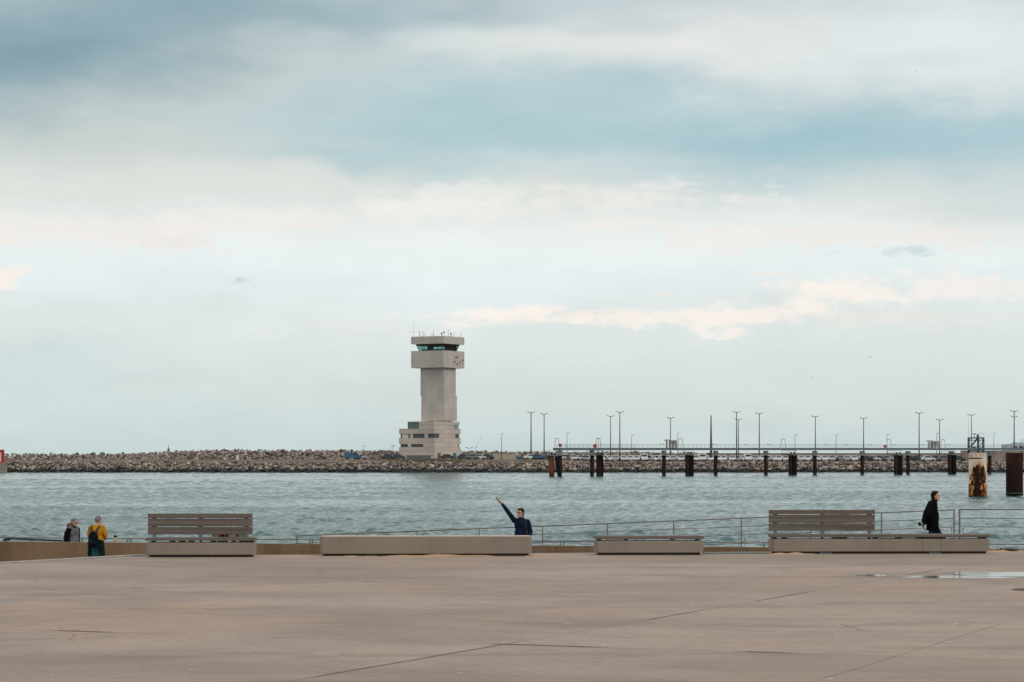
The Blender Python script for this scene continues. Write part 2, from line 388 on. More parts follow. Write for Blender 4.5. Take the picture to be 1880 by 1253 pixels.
M['ramp'] = rough_mat('ramp_concrete', (.24, .19, .15), (.32, .26, .21), .8, .9, fine=12)
M['land'] = rough_mat('gravel_bank', (.125, .095, .075), (.20, .155, .125), .25, .95, fine=2)

def rock_mat():
    n = NT('armour_rock')
    oi = n.N.new('ShaderNodeObjectInfo'); ge = n.N.new('ShaderNodeNewGeometry')
    r = n.math('FRACT', n.math('ADD', oi.outputs['Random'], ge.outputs['Random Per Island']))
    c = n.ramp(r, [(0, (.06, .052, .048)), (.25, (.19, .16, .14)), (.55, (.31, .262, .228)), (.75, (.24, .215, .2)), (1, (.52, .46, .405))])
    sp = n.N.new('ShaderNodeSeparateXYZ'); n.L.new(ge.outputs['Position'], sp.inputs[0])
    c = n.mix(n.step(n.noise(1.6, 5, .65, coord='Object'), .4, .8), c, (.09, .07, .06), 'MIX')
    wet = n.step(n.math('ADD', sp.outputs[2], n.math('MULTIPLY', n.math('SUBTRACT', r, .5), .5)), .75, 1.3, 1, 0)
    c = n.mix(n.math('MULTIPLY', wet, .96), c, (.012, .014, .013))
    return n.done(c, .85)
M['rock'] = rock_mat()
M['rock_core_shade'] = rough_mat('rock_gap_shade', (.025, .02, .017), (.05, .04, .034), 1, .95)  # core coloured dark so the gaps between rocks look shaded

def tower_mat(name, c0, c1, brick=None, seam=None, streak=True):
    n = NT(name); a = n.noise(.16, 5, .6); b = n.noise(.9, 5, .6, (1, 1, .07))
    c = n.mix(n.step(a, .35, .65), c0, c1)
    if streak: c = n.mix(n.math('MULTIPLY', n.step(b, .48, .78), .28), c, tuple(x * .7 for x in c0))
    br = n.N.new('ShaderNodeTexBrick'); bw, bh, off, mw, depth = brick
    br.inputs['Scale'].default_value = 1; br.inputs['Brick Width'].default_value = bw; br.inputs['Row Height'].default_value = bh; br.offset = off
    br.inputs['Mortar Size'].default_value = mw; br.inputs['Color1'].default_value = (1, 1, 1, 1); br.inputs['Color2'].default_value = (.88, .88, .88, 1); br.inputs['Mortar'].default_value = (depth,) * 3 + (1,)
    x, y, z = n.xyz(); cb = n.N.new('ShaderNodeCombineXYZ')
    n.L.new(n.math('ADD', x, y), cb.inputs[0]); n.L.new(z, cb.inputs[1]); n.L.new(cb.outputs[0], br.inputs['Vector'])
    c = n.mix(1.0, c, br.outputs['Color'], 'MULTIPLY')
    if streak == 'slant':
        k1 = n.math('SUBTRACT', z, n.math('ADD', n.math('MULTIPLY', x, .95), n.math('MULTIPLY', y, -.62)))
        for lo, hi, s_ in ((17.2, 17.5, .16), (26.5, 26.8, .12), (8.5, 8.8, .1)):
            c = n.mix(n.math('MULTIPLY', n.math('MULTIPLY', n.step(k1, lo, hi), n.step(k1, lo + 5, lo + 4.8)), s_), c, tuple(v * .6 for v in c0))
    return n.done(c, .8)
M['tower_tile'] = tower_mat('pale_tile_cladding', (.51, .465, .43), (.58, .53, .49), (.75, .62, 0, .05, .66))
M['tower_shaft'] = tower_mat('shaft_concrete_panels', (.47, .43, .395), (.555, .51, .47), (2.7, 8.2, 0, .06, .74), streak='slant')
M['tower_base'] = tower_mat('base_stone_panels', (.50, .44, .39), (.59, .525, .47), (7.0, 1.25, .3, .07, .66))
M['glass'] = NT('tower_glass').done((.05, .056, .062), .12)
M['glass_pale'] = NT('pale_window_glass').done((.16, .24, .25), .08)
M['car_glass'] = NT('car_glass').done((.02, .025, .03), .08)
M['tyre'] = rough_mat('tyre', (.012, .012, .013), (.025, .025, .026), 5, .8)
for k, c in dict(white=(.62, .64, .66), silver=(.4, .42, .44), grey=(.13, .14, .15), dark=(.022, .026, .034), blue=(.018, .09, .17)).items():
    n_ = NT('car_paint_' + k); cc = n_.mix(n_.noise(2, 2), c, tuple(v * .9 for v in c)); n_.done(cc, .3); n_.b.inputs['Coat Weight'].default_value = .4; M['car_' + k] = n_.m

def rust_mat(name, c0, c1, c2):
    n = NT(name); a = n.noise(1.0, 6, .65, (1, 1, .18)); b = n.noise(.7, 5, .6, (1, 1, .6), (4, 2, 1)); x, y, z = n.xyz()
    c = n.mix(n.step(a, .3, .7), c0, c1); c = n.mix(n.math('MULTIPLY', n.step(b, .48, .7), .7), c, c2)
    wet = n.step(z, .2, 1.2, 1, 0); c = n.mix(n.math('MULTIPLY', wet, .85), c, (.012, .012, .012))
    ring = n.math('MULTIPLY', n.step(z, .26, .32), n.step(z, .44, .38)); c = n.mix(n.math('MULTIPLY', ring, .45), c, (.22, .2, .18))
    n.bump(a, .3, .03)
    return n.done(c, .9, 0, .08)
M['rust'] = rust_mat('rusty_brown_steel', (.028, .013, .011), (.042, .018, .014), (.024, .011, .01))
M['rust_orange'] = rust_mat('rusty_orange_steel', (.11, .04, .018), (.15, .06, .028), (.06, .022, .014))
M['rust_dark'] = rust_mat('dark_rust_steel', (.024, .010, .008), (.016, .008, .007), (.06, .02, .012))

def column_mat():
    n = NT('peeling_white_paint_over_rust'); x, y, z = n.xyz()
    a = n.noise(2.2, 7, .68, (1, 1, .55), dist=.8); b = n.noise(5.5, 6, .7, (1, 1, .14)); d = n.noise(1.1, 5, .6, (1, 1, .8), (3, 3, 3))
    white = n.mix(n.step(d, .35, .7), (.60, .53, .41), (.66, .64, .6))
    rust = n.ramp(a, [(.38, (.012, .007, .006)), (.47, (.06, .018, .010)), (.54, (.22, .065, .016)), (.62, (.5, .24, .08))])
    low = n.step(n.math('ADD', z, n.math('MULTIPLY', n.math('SUBTRACT', d, .5), 1.6)), 1.45, 1.62, 1, 0)
    dx = n.math('DIVIDE', n.math('ADD', x, .04), .82); dz = n.math('DIVIDE', n.math('SUBTRACT', z, 1.8), 1.85)
    q = n.math('ADD', n.math('MULTIPLY', dx, dx), n.math('MULTIPLY', dz, dz))
    blot = n.step(n.math('ADD', q, n.math('MULTIPLY', n.math('SUBTRACT', a, .5), 2.4)), .85, 1.0, 1, 0)
    halo = n.step(n.math('ADD', q, n.math('MULTIPLY', n.math('SUBTRACT', b, .5), 1.8)), 1.0, 1.9, 1, 0)
    top = n.math('MULTIPLY', n.step(z, 3.7, 4.75), n.step(b, .42, .62))
    bar = n.math('MULTIPLY', n.math('MULTIPLY', n.step(z, 4.08, 4.14), n.step(z, 4.28, 4.22)), n.step(x, .45, .2))
    c = n.mix(n.math('MULTIPLY', halo, .65), white, (.5, .25, .09))
    c = n.mix(n.math('MULTIPLY', top, .8), c, (.33, .12, .035))
    c = n.mix(n.math('MAXIMUM', low, blot), c, rust)
    core = n.step(n.math('ADD', q, n.math('MULTIPLY', n.math('SUBTRACT', n.noise(3.2, 5, .6, (1, 1, .6), (7, 1, 2)), .5), 6)), .4, .55, 1, 0)
    c = n.mix(n.math('MULTIPLY', core, .95), c, (.010, .006, .006))
    c = n.mix(bar, c, (.05, .017, .01))
    c = n.mix(n.step(z, .05, .32, .9, 0), c, (.02, .016, .012))
    return n.done(c, .8, 0, .12)
M['column'] = column_mat()

def water_mat():
    n = NT('sea_water')
    a = n.noise(2.6, 5, .7, (1, .5, 1)); b = n.noise(7, 3, .65, (1, .6, 1))
    n.bump(n.math('ADD', n.math('MULTIPLY', a, .6), n.math('MULTIPLY', b, .5)), .55, .12)
    c = n.mix(n.noise(.012, 3, .5, (1, .3, 1)), (.055, .122, .134), (.075, .155, .168))
    n.done(c, .1); n.b.inputs['IOR'].default_value = 1.33
    return n.m
M['water'] = water_mat()

def cloth(name, c, var=.25, scale=9):
    return rough_mat(name, tuple(v * (1 - var) for v in c), tuple(v * (1 + var) for v in c), scale, .95, bump=.3, bdist=.01, spec=.08)

# ------------------------------------------------------------------ setting: sea
def build_water():
    ys = [20., 60., 90.]; y = 100.
    while y < 660: ys.append(y); y += .17 * max(1, y / 124) ** 1.3
    ys += [680, 740, 900, 1300, 2500, 6000, 16000, 32000]
    ys = np.array(ys); us = np.concatenate([[-2.5, -1, -.5, -.32], np.linspace(-.245, .245, 860), [.32, .5, 1, 2.5]])
    Yg, Ug = np.meshgrid(ys, us, indexing='ij'); Xg = Ug * (Yg + 12)
    Zg = np.zeros_like(Xg)
    sp = np.gradient(ys)[:, None]; dx = (us[10] - us[9]) * (Yg + 12)
    low = sum(np.sin(Xg * kx + Yg * ky + p) for kx, ky, p in [(.012, .05, .3), (-.02, .093, 2.), (.03, .031, 4.), (.009, -.15, 1.), (.04, .21, 5.)]) / 5
    gain = np.clip(1 + .8 * low, .4, 1.6)
    nw = 64
    for i in range(nw):
        lam = .42 * (8 ** rng.random()); th = math.radians(rng.normal(72, 48)); k = 2 * math.pi / lam
        amp = .235 * math.sqrt(2 / nw) / k
        need = np.maximum(sp, dx) * 2.4
        fade = np.clip((lam - need) / (.5 * lam) + .6, 0, 1) if lam < 2 else 1
        ph = Xg * math.cos(th) * k + Yg * math.sin(th) * k + rng.random() * 6.28
        Zg += amp * gain * fade * (np.sin(ph) + .25 * np.cos(2 * ph))
    Zg *= np.clip((690 - Yg) / 30, 0, 1) * np.clip((.27 - np.abs(Ug)) / .02, 0, 1) * np.clip((Yg - 90) / 10, 0, 1)
    co = np.stack([Xg, Yg, Zg], -1).reshape(-1, 3).astype(np.float32)
    r, c = Xg.shape; idx = np.arange(r * c).reshape(r, c)
    q = np.stack([idx[:-1, :-1], idx[:-1, 1:], idx[1:, 1:], idx[1:, :-1]], -1).reshape(-1, 4).astype(np.int32)
    me = bpy.data.meshes.new('water'); me.vertices.add(len(co)); me.vertices.foreach_set('co', co.ravel())
    me.loops.add(q.size); me.loops.foreach_set('vertex_index', q.ravel()); me.polygons.add(len(q))
    me.polygons.foreach_set('loop_start', np.arange(0, q.size, 4, dtype=np.int32)); me.polygons.foreach_set('use_smooth', np.ones(len(q), bool))
    me.update(); me.validate(); me.materials.append(M['water'])
    o = bpy.data.objects.new('water', me); COL.objects.link(o)
    tag(o, 'choppy grey green harbour water', None, None, 'structure')
build_water()

# ------------------------------------------------------------------ setting: plaza, ramp, quay
def edge_y(x): return 58.35 + .162 * (x + 8.79)
EL = [(-11.39 - 30, 53.8 - 50.6), (-11.39, 53.8), (-8.79, 58.35)]
outline = [(-42, -60), (70, -60), (70, edge_y(70))] + [(14, edge_y(14)), (-8.79, 58.35), (-11.39, 53.8), (-41.4, 3.2)]
mb = MB(); mb.slab(outline, 1.75, 2.0)
tag(mb.build('plaza', M['plaza']), 'wide sandy concrete plaza with slab joints', None, None, 'structure')
mb = MB()
for a, b, in (((-41.4, 3.2), (-11.39, 53.8)), ((-11.39, 53.8), (-8.79, 58.35))):
    d = (Vector(b) - Vector(a)).normalized(); nrm = Vector((-d.y, d.x)) * .22
    mb.slab([a, b, (b[0] + nrm.x, b[1] + nrm.y), (a[0] + nrm.x, a[1] + nrm.y)], .95, 2.035)
tag(mb.build('kerb', M['kerb'], bevel=.01), 'pale kerb strip along the plaza edge', None, None, 'structure')
def wall_y(x): return 73.5 + (x + 15.56) / 29.2 * -9.0
def ramp_z(x): return .90 + .05 * (min(max(x, -6.33), 11.9) + 6.33)
mb = MB(); xs = [-60, -6.33, 11.9, 30, 60]
for x in xs:
    for y in (20, max(wall_y(x), 50) + .12): mb.v.append((x, y, ramp_z(x))); mb.v.append((x, y, -.2))
for i in range(len(xs) - 1):
    q = i * 4; mb.f += [(q, q + 4, q + 6, q + 2), (q + 1, q + 3, q + 7, q + 5), (q + 2, q + 6, q + 7, q + 3)]; mb.sm += [False] * 3
tag(mb.build('ramp', M['ramp']), 'concrete ramp and walkway below the plaza', None, None, 'structure')
QZ = .71
mb = MB(); mb.slab([(-90, 60), (60, 45), (90, 60), (14.4, 77.2), (-90, 102)], -4, QZ)
tag(mb.build('quay', M['ramp']), 'low concrete quay beyond the brown wall', None, None, 'structure')

# brown wall between walkway and quay
a, b = P(0, 995.2, 73.5), P(1880, 1009, 64.5); a = a + (a - b) * .25
mb = MB(); nrm = Vector((.29, .95, 0)) * .3
for s0, s1 in zip([0, .36, .64], [.36, .64, 1]):
    p, q = a.lerp(b, s0 + .0006), a.lerp(b, s1 - .0006)
    vs = [(p.x, p.y, .3), (q.x, q.y, .3), (q.x, q.y, q.z), (p.x, p.y, p.z)]
    vs += [(v[0] + nrm.x, v[1] + nrm.y, v[2]) for v in vs]
    mb.add(vs, [(0, 1, 2, 3), (7, 6, 5, 4), (3, 2, 6, 7), (0, 3, 7, 4), (1, 5, 6, 2), (0, 4, 5, 1)])
w = mb.build('low_wall', M['wall']); tag(w, 'long low brown stained concrete wall behind the benches', 'wall')

# sand drifts and puddle
def drift(mb, px0, px1, py, h, dep=.5, lean=0):
    Y = (CZ - 2) * F / (py - HZ); x0, x1 = X(px0, Y), X(px1, Y); n = 26; k = 8; vs = []; fs = []
    for i in range(n + 1):
        t = i / n; env = math.sin(math.pi * t) ** .8 * (.75 + .25 * math.sin(t * 17 + px0))
        for j in range(k + 1):
            s = j / k * 2 - 1
            vs.append((x0 + (x1 - x0) * t, Y + s * dep * (.4 + .6 * env) + .13 * (x1 - x0) * (t - .5), 2.003 + h * env * max(0, 1 - s * s) ** .8 * (1 + .12 * random.uniform(-1, 1)) - .006))
    for i in range(n):
        for j in range(k):
            q = i * (k + 1) + j; fs.append((q, q + k + 1, q + k + 2, q + 1))
    mb.add(vs, fs, True)
mb = MB()
drift(mb, 690, 915, 1021.5, .055, .45); drift(mb, 962, 1012, 1020.5, .045, .4); drift(mb, 1405, 1500, 1018, .055, .4); drift(mb, 1806, 1862, 1013.5, .055, .5); drift(mb, 590, 700, 1021.8, .02, .35)
tag(mb.build('drifted_sand', M['sand']), 'pale sand blown against the foot of the concrete seats', None, None, 'stuff')

def puddle():
    mb = MB(); al = []
    rr = random.Random(6)
    def pool(px0, px1, py, dy, tilt=0, k=40):
        c = G((px0 + px1) / 2, py); o = len(mb.v); hw = (px1 - px0) / 2 / F * c.y; hd = abs(G(940, py - dy).y - c.y)
        ph = [rr.uniform(0, 6.28) for _ in range(5)]; zz = 2.004 + .0015 * len([v for v in al if v == 1]) / 81
        mb.v.append((c.x, c.y, zz)); al.append(1)
        for ring, a_ in ((.6, 1), (.9, 1), (1.1, 0)):
            for i in range(k):
                t = 2 * math.pi * i / k; w = 1 + sum(.1 / (q + 1) ** .4 * math.sin((q + 2) * t + ph[q]) for q in range(5))
                x = hw * ring * w * math.cos(t); mb.v.append((c.x + x, c.y + hd * ring * w * math.sin(t) + tilt * x, zz)); al.append(a_)
        for i in range(k): mb.f.append((o, o + 1 + i, o + 1 + (i + 1) % k)); mb.sm.append(True)
        for r_ in range(2):
            for i in range(k): q = o + 1 + r_ * k; mb.f.append((q + i, q + k + i, q + k + (i + 1) % k, q + (i + 1) % k)); mb.sm.append(True)
    pool(1572, 1632, 1057, 1.6); pool(1650, 1860, 1060.3, 2.4, -.06); pool(1775, 2150, 1055.5, 5.2, .0); pool(1740, 1840, 1052.2, 1.6)
    n = NT('puddle_film'); at = n.N.new('ShaderNodeAttribute'); at.attribute_name = 'depth'
    n.done((.06, .06, .058), .11); n.b.inputs['IOR'].default_value = 1.45
    tr = n.N.new('ShaderNodeBsdfTransparent'); mx = n.N.new('ShaderNodeMixShader'); no = n.noise(3, 5, .6)
    n.L.new(n.step(n.math('ADD', at.outputs['Fac'], n.math('MULTIPLY', n.math('SUBTRACT', no, .5), .5)), .05, .55), mx.inputs[0]); n.L.new(tr.outputs[0], mx.inputs[1]); n.L.new(n.b.outputs[0], mx.inputs[2]); n.L.new(mx.outputs[0], n.N['Material Output'].inputs['Surface'])
    o = mb.build('puddle', n.m); at_ = o.data.attributes.new('depth', 'FLOAT', 'POINT'); at_.data.foreach_set('value', al)
    tag(o, 'shallow bright puddle on the plaza', None, None, 'structure')
puddle()

# ------------------------------------------------------------------ far shore
PXR = (-260, 2140)
mb = MB()
def land_z(px): return 3.45 if px < 1010 else (3.0 if px > 1100 else 3.45 - .45 * (px - 1010) / 90)
cols = list(range(-700, 2700, 40)); rowsY = [650, 652, 661, 663.5, 667, 690, 800, 1400]
for px in cols:
    for i, Y in enumerate(rowsY):
        z = [-3, -1.2, 1.75, 2.6, land_z(px), land_z(px), land_z(px), 1.0][i]
        mb.v.append((X(px, 660) * (1 if Y < 800 else Y / 660), Y, z))
k = len(rowsY)
for i in range(len(cols) - 1):
    for j in range(k - 1):
        mb.f.append((i * k + j, (i + 1) * k + j, (i + 1) * k + j + 1, i * k + j + 1)); mb.sm.append(False)
tag(mb.build('far_shore', M['land']), 'brown gravel causeway across the harbour', None, None, 'structure')
def berm_top(px):
    pts = [(-700, 833.5), (0, 834.5), (200, 834), (265, 832), (320, 829), (400, 826.5), (560, 827), (740, 828), (860, 829), (960, 829.5), (1100, 830), (1280, 831.5), (1330, 836)]
    for (a, p), (b, q) in zip(pts, pts[1:]):
        if a <= px <= b: return p + (q - p) * (px - a) / (b - a)
    return 836
mb = MB(); cols = list(range(-700, 1340, 30))
for px in cols:
    zt = Zp(berm_top(px) + 1.2, 708)
    for Y, z in ((697, 2.5), (708, zt - .25), (714, zt - .35), (730, 2)): mb.v.append((X(px, 700), Y, z))
for i in range(len(cols) - 1):
    for j in range(3): mb.f.append((i * 4 + j, i * 4 + 4 + j, i * 4 + 5 + j, i * 4 + 1 + j)); mb.sm.append(False)
for px0, px1 in ((-700, 2640),):
    o_ = len(mb.v); n_ = 60
    for i in range(n_ + 1):
        q_ = px0 + (px1 - px0) * i / n_
        for Y, z in ((650.5, -1.0), (661.2, 1.85), (662.6, 2.55)): mb.v.append((X(q_, 660), Y - .15, z + .03))
    for i in range(n_):
        for j in range(2): mb.f.append((o_ + i * 3 + j, o_ + i * 3 + 3 + j, o_ + i * 3 + 4 + j, o_ + i * 3 + 1 + j)); mb.sm.append(False)
tag(mb.build('berm_terrain', M['rock_core_shade']), 'core of the rock berm coloured dark as shade between the rocks', None, None, 'structure')

# rocks: twelve shapes
def rock_mesh(seed):
    r = random.Random(seed); bm = bmesh.new(); bmesh.ops.create_icosphere(bm, subdivisions=1, radius=1)
    planes = [(Vector((r.gauss(0, 1), r.gauss(0, 1), r.gauss(0, 1))).normalized(), r.uniform(.5, .82)) for _ in range(9)]
    sx = (r.uniform(.85, 1.25), r.uniform(.8, 1.2), r.uniform(.62, .95))
    for v in bm.verts:
        for nn, d in planes:
            e = v.co.dot(nn) - d
            if e > 0: v.co -= nn * e
        v.co = Vector((v.co.x * sx[0], v.co.y * sx[1], v.co.z * sx[2])) * 1.15
    me = bpy.data.meshes.new('boulder'); bm.to_mesh(me); bm.free(); me.materials.append(M['rock']); return me
RM = [rock_mesh(i + 40) for i in range(12)]
RD = []
for me in RM:
    RD.append((np.array([v.co for v in me.vertices]), [tuple(p.vertices) for p in me.polygons]))
spots = []
px = -120.0
for row in range(8):
    t = (row + .1) / 7.3
    px = -150.0
    while px < 2030:
        r = random.uniform(.33, .58) * (1.2 if row < 3 else 1) * (1.35 if random.random() < .12 else 1)
        Y = 651.2 + t * 9.5 + random.uniform(-.7, .7); z = -.15 + t * 2.85 + random.uniform(-.28, .28)
        spots.append((X(px, 655), Y, z, r, 0)); px += r * 6.75 * random.uniform(1.3, 2.1)
front_n = len(spots)
for row in range(9):
    px = -150.0; t = row / 8
    while px < 1330:
        zt = Zp(berm_top(px) + 1.5, 708); r = random.uniform(.3, .6) * (1.15 if px > 250 else 1.4)
        z0 = 3.35
        z = z0 + t * (zt - z0) + random.uniform(-.25, .25)
        if not (zt - z0 < 1.6 and row % 2): spots.append((X(px, 702), 697 + t * 11 + random.uniform(-.8, .8), z, r, 1))
        px += r * 6.3 * random.uniform(1.35, 2.1)
order = sorted(range(len(spots)), key=lambda i: -spots[i][3] * (1.25 if (spots[i][4] == 0 and 0 <= (spots[i][0] / 655 * F + 940) <= 1880) else .1))
single = set(order[:290])
rv, rf, off = [], [], 0
for i, (x, y, z, r, g) in enumerate(spots):
    rot = Euler((random.uniform(-.6, .6), random.uniform(-.6, .6), random.uniform(0, 6.28)))
    if i in single:
        o = bpy.data.objects.new('boulder', RM[i % 12]); COL.objects.link(o); o.location = (x, y, z); o.rotation_euler = rot; o.scale = (r, r, r)
        tag(o, 'one of the larger boulders in the rock slope along the far waterline', 'boulder', 'larger boulders of the breakwater slope')
    else:
        co, fs = RD[i % 12]; A = np.array(rot.to_matrix()); c2 = (co * r) @ A.T + np.array([x, y, z])
        rv.append(c2); rf += [tuple(j + off for j in f) for f in fs]; off += len(co)
me = bpy.data.meshes.new('rock_armour'); me.from_pydata(np.concatenate(rv).tolist(), [], rf); me.materials.append(M['rock'])
o = bpy.data.objects.new('rock_armour', me); COL.objects.link(o)
tag(o, 'tumbled mass of smaller brown rocks on breakwater slopes', None, None, 'stuff')

# concrete walls on the right of the far shore
mb = MB(); Yw = 716
mb.bounds((X(1262, Yw), Yw, 2.5), (X(1790, Yw), Yw + 1, Zp(832.2, Yw)))
tag(mb.build('harbour_wall', M['far_wall']), 'long pale concrete wall behind the row of parked cars', 'wall')
mb = MB(); Yw = 672
mb.bounds((X(1767, Yw), Yw, .5), (X(2150, Yw), Yw + 3, Zp(827.5, Yw)))
for i in range(14): mb.bounds((X(1772 + i * 26, Yw), Yw - .12, .5), (X(1774 + i * 26, Yw), Yw, Zp(828.5, Yw)))
tag(mb.build('quay_wall', M['far_wall']), 'tall concrete quay wall behind the peeling white column', 'wall')

# ------------------------------------------------------------------ tower
def build_tower():
    al = math.radians(31.7); U = Vector((-math.cos(al), math.sin(al), 0)); V = Vector((math.sin(al), math.cos(al), 0))
    bx = X(797.8, 683); root = thing('control_tower', 'tall pale control tower with glazed cab on a stepped base across the water', 'tower', (bx, 683, 3.3))
    R = Matrix((V, U, Vector((0, 0, 1)))).transposed().to_4x4()   # local: x along right face, y along left face
    root.matrix_world = Matrix.Translation((bx, 683, 3.3)) @ R
    ang = math.atan2(V.y, V.x); root.rotation_euler = (0, 0, ang); root.location = (bx, 683, 3.3)
    sc = F / 683; cu, cv = math.cos(al), math.sin(al)
    def u_(px, c=799.4): return (c - px) / sc / cu
    def v_(px, c=799.4): return (px - c) / sc / cv
    def z_(py, D=686): return Zp(py, D) - 3.3
    # base
    U0, V0 = u_(732.4), v_(845.7)
    base = MB()
    zg, za, zb, zc, zd, ze, zf = 0 - .6, z_(821.3), z_(815.7), z_(804.6), z_(796.8), z_(787.4), z_(774)
    base.bounds((0, 0, zg), (V0, U0, za)); base.bounds((0, 0, zb), (V0, U0, zc)); base.bounds((0, 0, zd), (V0, U0, ze))
    t = .35
    # wall pieces between the strip windows: (level z0,z1, left-face intervals px, right-face intervals px)
    for z0, z1, lf, rf_ in ((zc, zd, [(758.5, 753), (786.7, 780.4)], [(807.7, 836)]), (za, zb, [(755, 749), (799.4, 778)], [(799.4, 841)])):
        for a, b in lf: base.bounds((.003, max(.003, u_(a)), z0), (t, u_(b), z1))
        for a, b in rf_: base.bounds((max(v_(a), t + .003), .004, z0), (v_(b), t, z1))
    # top storey
    uT = u_(747)
    base.bounds((.3, .3, ze), (V0 - 3.0, u_(769), zf)); base.bounds((V0 - 3.0, .3, zf - .9), (V0, u_(775), zf)); base.bounds((.25, u_(769), zf - .25), (V0 - 4, uT, zf))
    bo = base.build('base_wall', M['tower_base'], root)
    g = MB()
    g.bounds((.3, .3, zc - .05), (V0 - .3, U0 - .3, zd + .05)); g.bounds((.3, .3, za - .05), (V0 - .3, U0 - .3, zb + .05))
    g.build('strip_window', M['glass'], root)
    g = MB(); g.bounds((.5, u_(769), ze), (V0 - 4.2, uT - .15, zf - .25)); go = g.build('terrace_window', M['glass_pale'], root)
    m_ = MB()
    for i in range(7): yv = u_(769) + (uT - .15 - u_(769)) * i / 6; m_ = MB(); m_.bounds((.36, yv - .07, ze), (.497, yv + .07, zf - .25)); m_.build('mullion', M['pole_grey'], go)
    g = MB(); g.bounds((V0 - 2.95, .5, ze), (V0 - .3, u_(775) - .3, zf - .9)); g.build('corner_window', M['glass_pale'], root)
    g = MB(); g.bounds((.29, U0 - 3.0, zc + .04), (.297, U0 - .8, zd - .04)); g.build('blind', M['white_paint'], root)
    # ground floor doors
    d = MB(); d.bounds((-.04, u_(792), zg), (.1, u_(747), z_(836.2))); d.build('garage_door', M['galv'], root)
    d = MB(); d.bounds((v_(804.6), -.04, zg), (v_(810), .1, z_(832))); d.build('door', M['brown'], root)
    d = MB(); d.bounds((v_(831.8), -.04, zg), (v_(837.9), .1, z_(832))); d.build('glazed_door', M['teal_paint'], root)
    # shaft
    ox, oy = 5.56, .36
    sc2 = F / 688
    def box(mb, xl, xc, xr, y0, y1, vo=ox, uo=oy, D=689):
        du, dv = (xc - xl) / sc2 / cu, (xr - xc) / sc2 / cv
        mb.bounds((vo, uo, z_(y0, D)), (vo + dv, uo + du, z_(y1, D))); return dv, du
    s = MB(); box(s, 773.3, 816.6, 839.0, 773.0, 726.4); s.build('lower_shaft', M['tower_shaft'], root)
    s = MB(); s.bounds((ox + .8, oy + .8, zf - .2), (ox + 5.4, oy + 6.5, z_(773.0, 689) + .1)); s.build('shaft_neck', M['far_wall'], root)
    s = MB(); box(s, 772.2, 815.9, 837.3, 726.4, 676.2, ox + .05, oy + .22); s.build('upper_shaft', M['tower_shaft'], root)
    # slanting darker bands of the shaft sit in its material colour
    # head
    W = 11.05; hx, hy = 4.05, -.3
    D = 688
    zA, zB, zC, zD = z_(675.2, D), z_(643.9, D), z_(631.2, D), z_(617.5, D)
    s = MB(); s.bounds((hx, hy, zA), (hx + W, hy + W, zB)); head = s.build('head_wall', M['tower_tile'], root)
    s = MB(); s.bounds((hx, hy, zC), (hx + W, hy + W, zD)); s.build('cab_roof', M['tower_tile'], root)
    # cab glass leaning outward
    i0, i1 = 1.75, 1.05
    gl = MB(); vs = []
    for ins, z in ((i0, zB), (i1, zC)):
        vs += [(hx + ins, hy + ins, z), (hx + W - ins, hy + ins, z), (hx + W - ins, hy + W - ins, z), (hx + ins, hy + W - ins, z)]
    gl.add(vs, [(0, 1, 5, 4), (1, 2, 6, 5), (2, 3, 7, 6), (3, 0, 4, 7)])
    gn = NT('cab_glass'); tr = gn.N.new('ShaderNodeBsdfTransparent'); tr.inputs[0].default_value = (.42, .68, .66, 1); glo = gn.N.new('ShaderNodeBsdfGlossy'); glo.inputs['Roughness'].default_value = .03
    mxs = gn.N.new('ShaderNodeMixShader'); mxs.inputs[0].default_value = .08; gn.L.new(tr.outputs[0], mxs.inputs[1]); gn.L.new(glo.outputs[0], mxs.inputs[2]); gn.L.new(mxs.outputs[0], gn.N['Material Output'].inputs['Surface'])
    cab = gl.build('cab_window', gn.m, root)
    mu = MB()
    for k in range(6):
        q = k / 5
        for (ax, ay), (bx_, by_) in (((0, 0), (1, 0)), ((1, 0), (1, 1)), ((0, 1), (1, 1)), ((0, 0), (0, 1))):
            def pt(ins, z): 
                w = W - 2 * ins; return Vector((hx + ins + w * (ax + (bx_ - ax) * q), hy + ins + w * (ay + (by_ - ay) * q), z))
            mu = MB(); mu.bar(pt(i0, zB), pt(i1, zC), .16 if q == 0 else .1, .16 if q == 0 else .1, (0, 1, 0))
            if q < 1: mu.build('mullion', M['dark_steel'], cab)
    it = MB(); it.bounds((hx + 5, hy + 7.3, zB), (hx + 6, hy + 8.6, zC)); it.bounds((hx + 2.2, hy + 2.2, zB), (hx + W - 2.2, hy + 2.8, zB + .5)); it.bounds((hx + 2.2, hy + 2.9, zB), (hx + 2.8, hy + W - 2.4, zB + .5)); it.bounds((hx + 1.2, hy + 1.2, zC - .45), (hx + W - 1.2, hy + W - 1.2, zC - .02))
    it.bounds((hx + 8.6, hy + 1.9, zB), (hx + 8.9, hy + 5.3, zC - .45))
    it.bounds((hx + W - 1.95, hy + 1.4, zB), (hx + W - 1.85, hy + 3.6, zC - .5))
    it.build('cab_interior', M['dark_steel'], root)  # also holds dark screens added to block the bright view through the glass
    # portholes on the right face
    for pxz, pyz in ((618, 340), (630, 340), (608, 378), (628, 399), (650, 380), (671, 362)):
        pp, qq = 700 + pxz / 4.475, 580 + pyz / 4.475
        vv = (pp - 815.8) / sc2 / cv * 1.01; h = MB(); h.tube((hx + vv, hy - .03, z_(qq, 691)), (hx + vv, hy + .1, z_(qq, 691)), .27, .27, 12); h.build('porthole', M['black'], root)
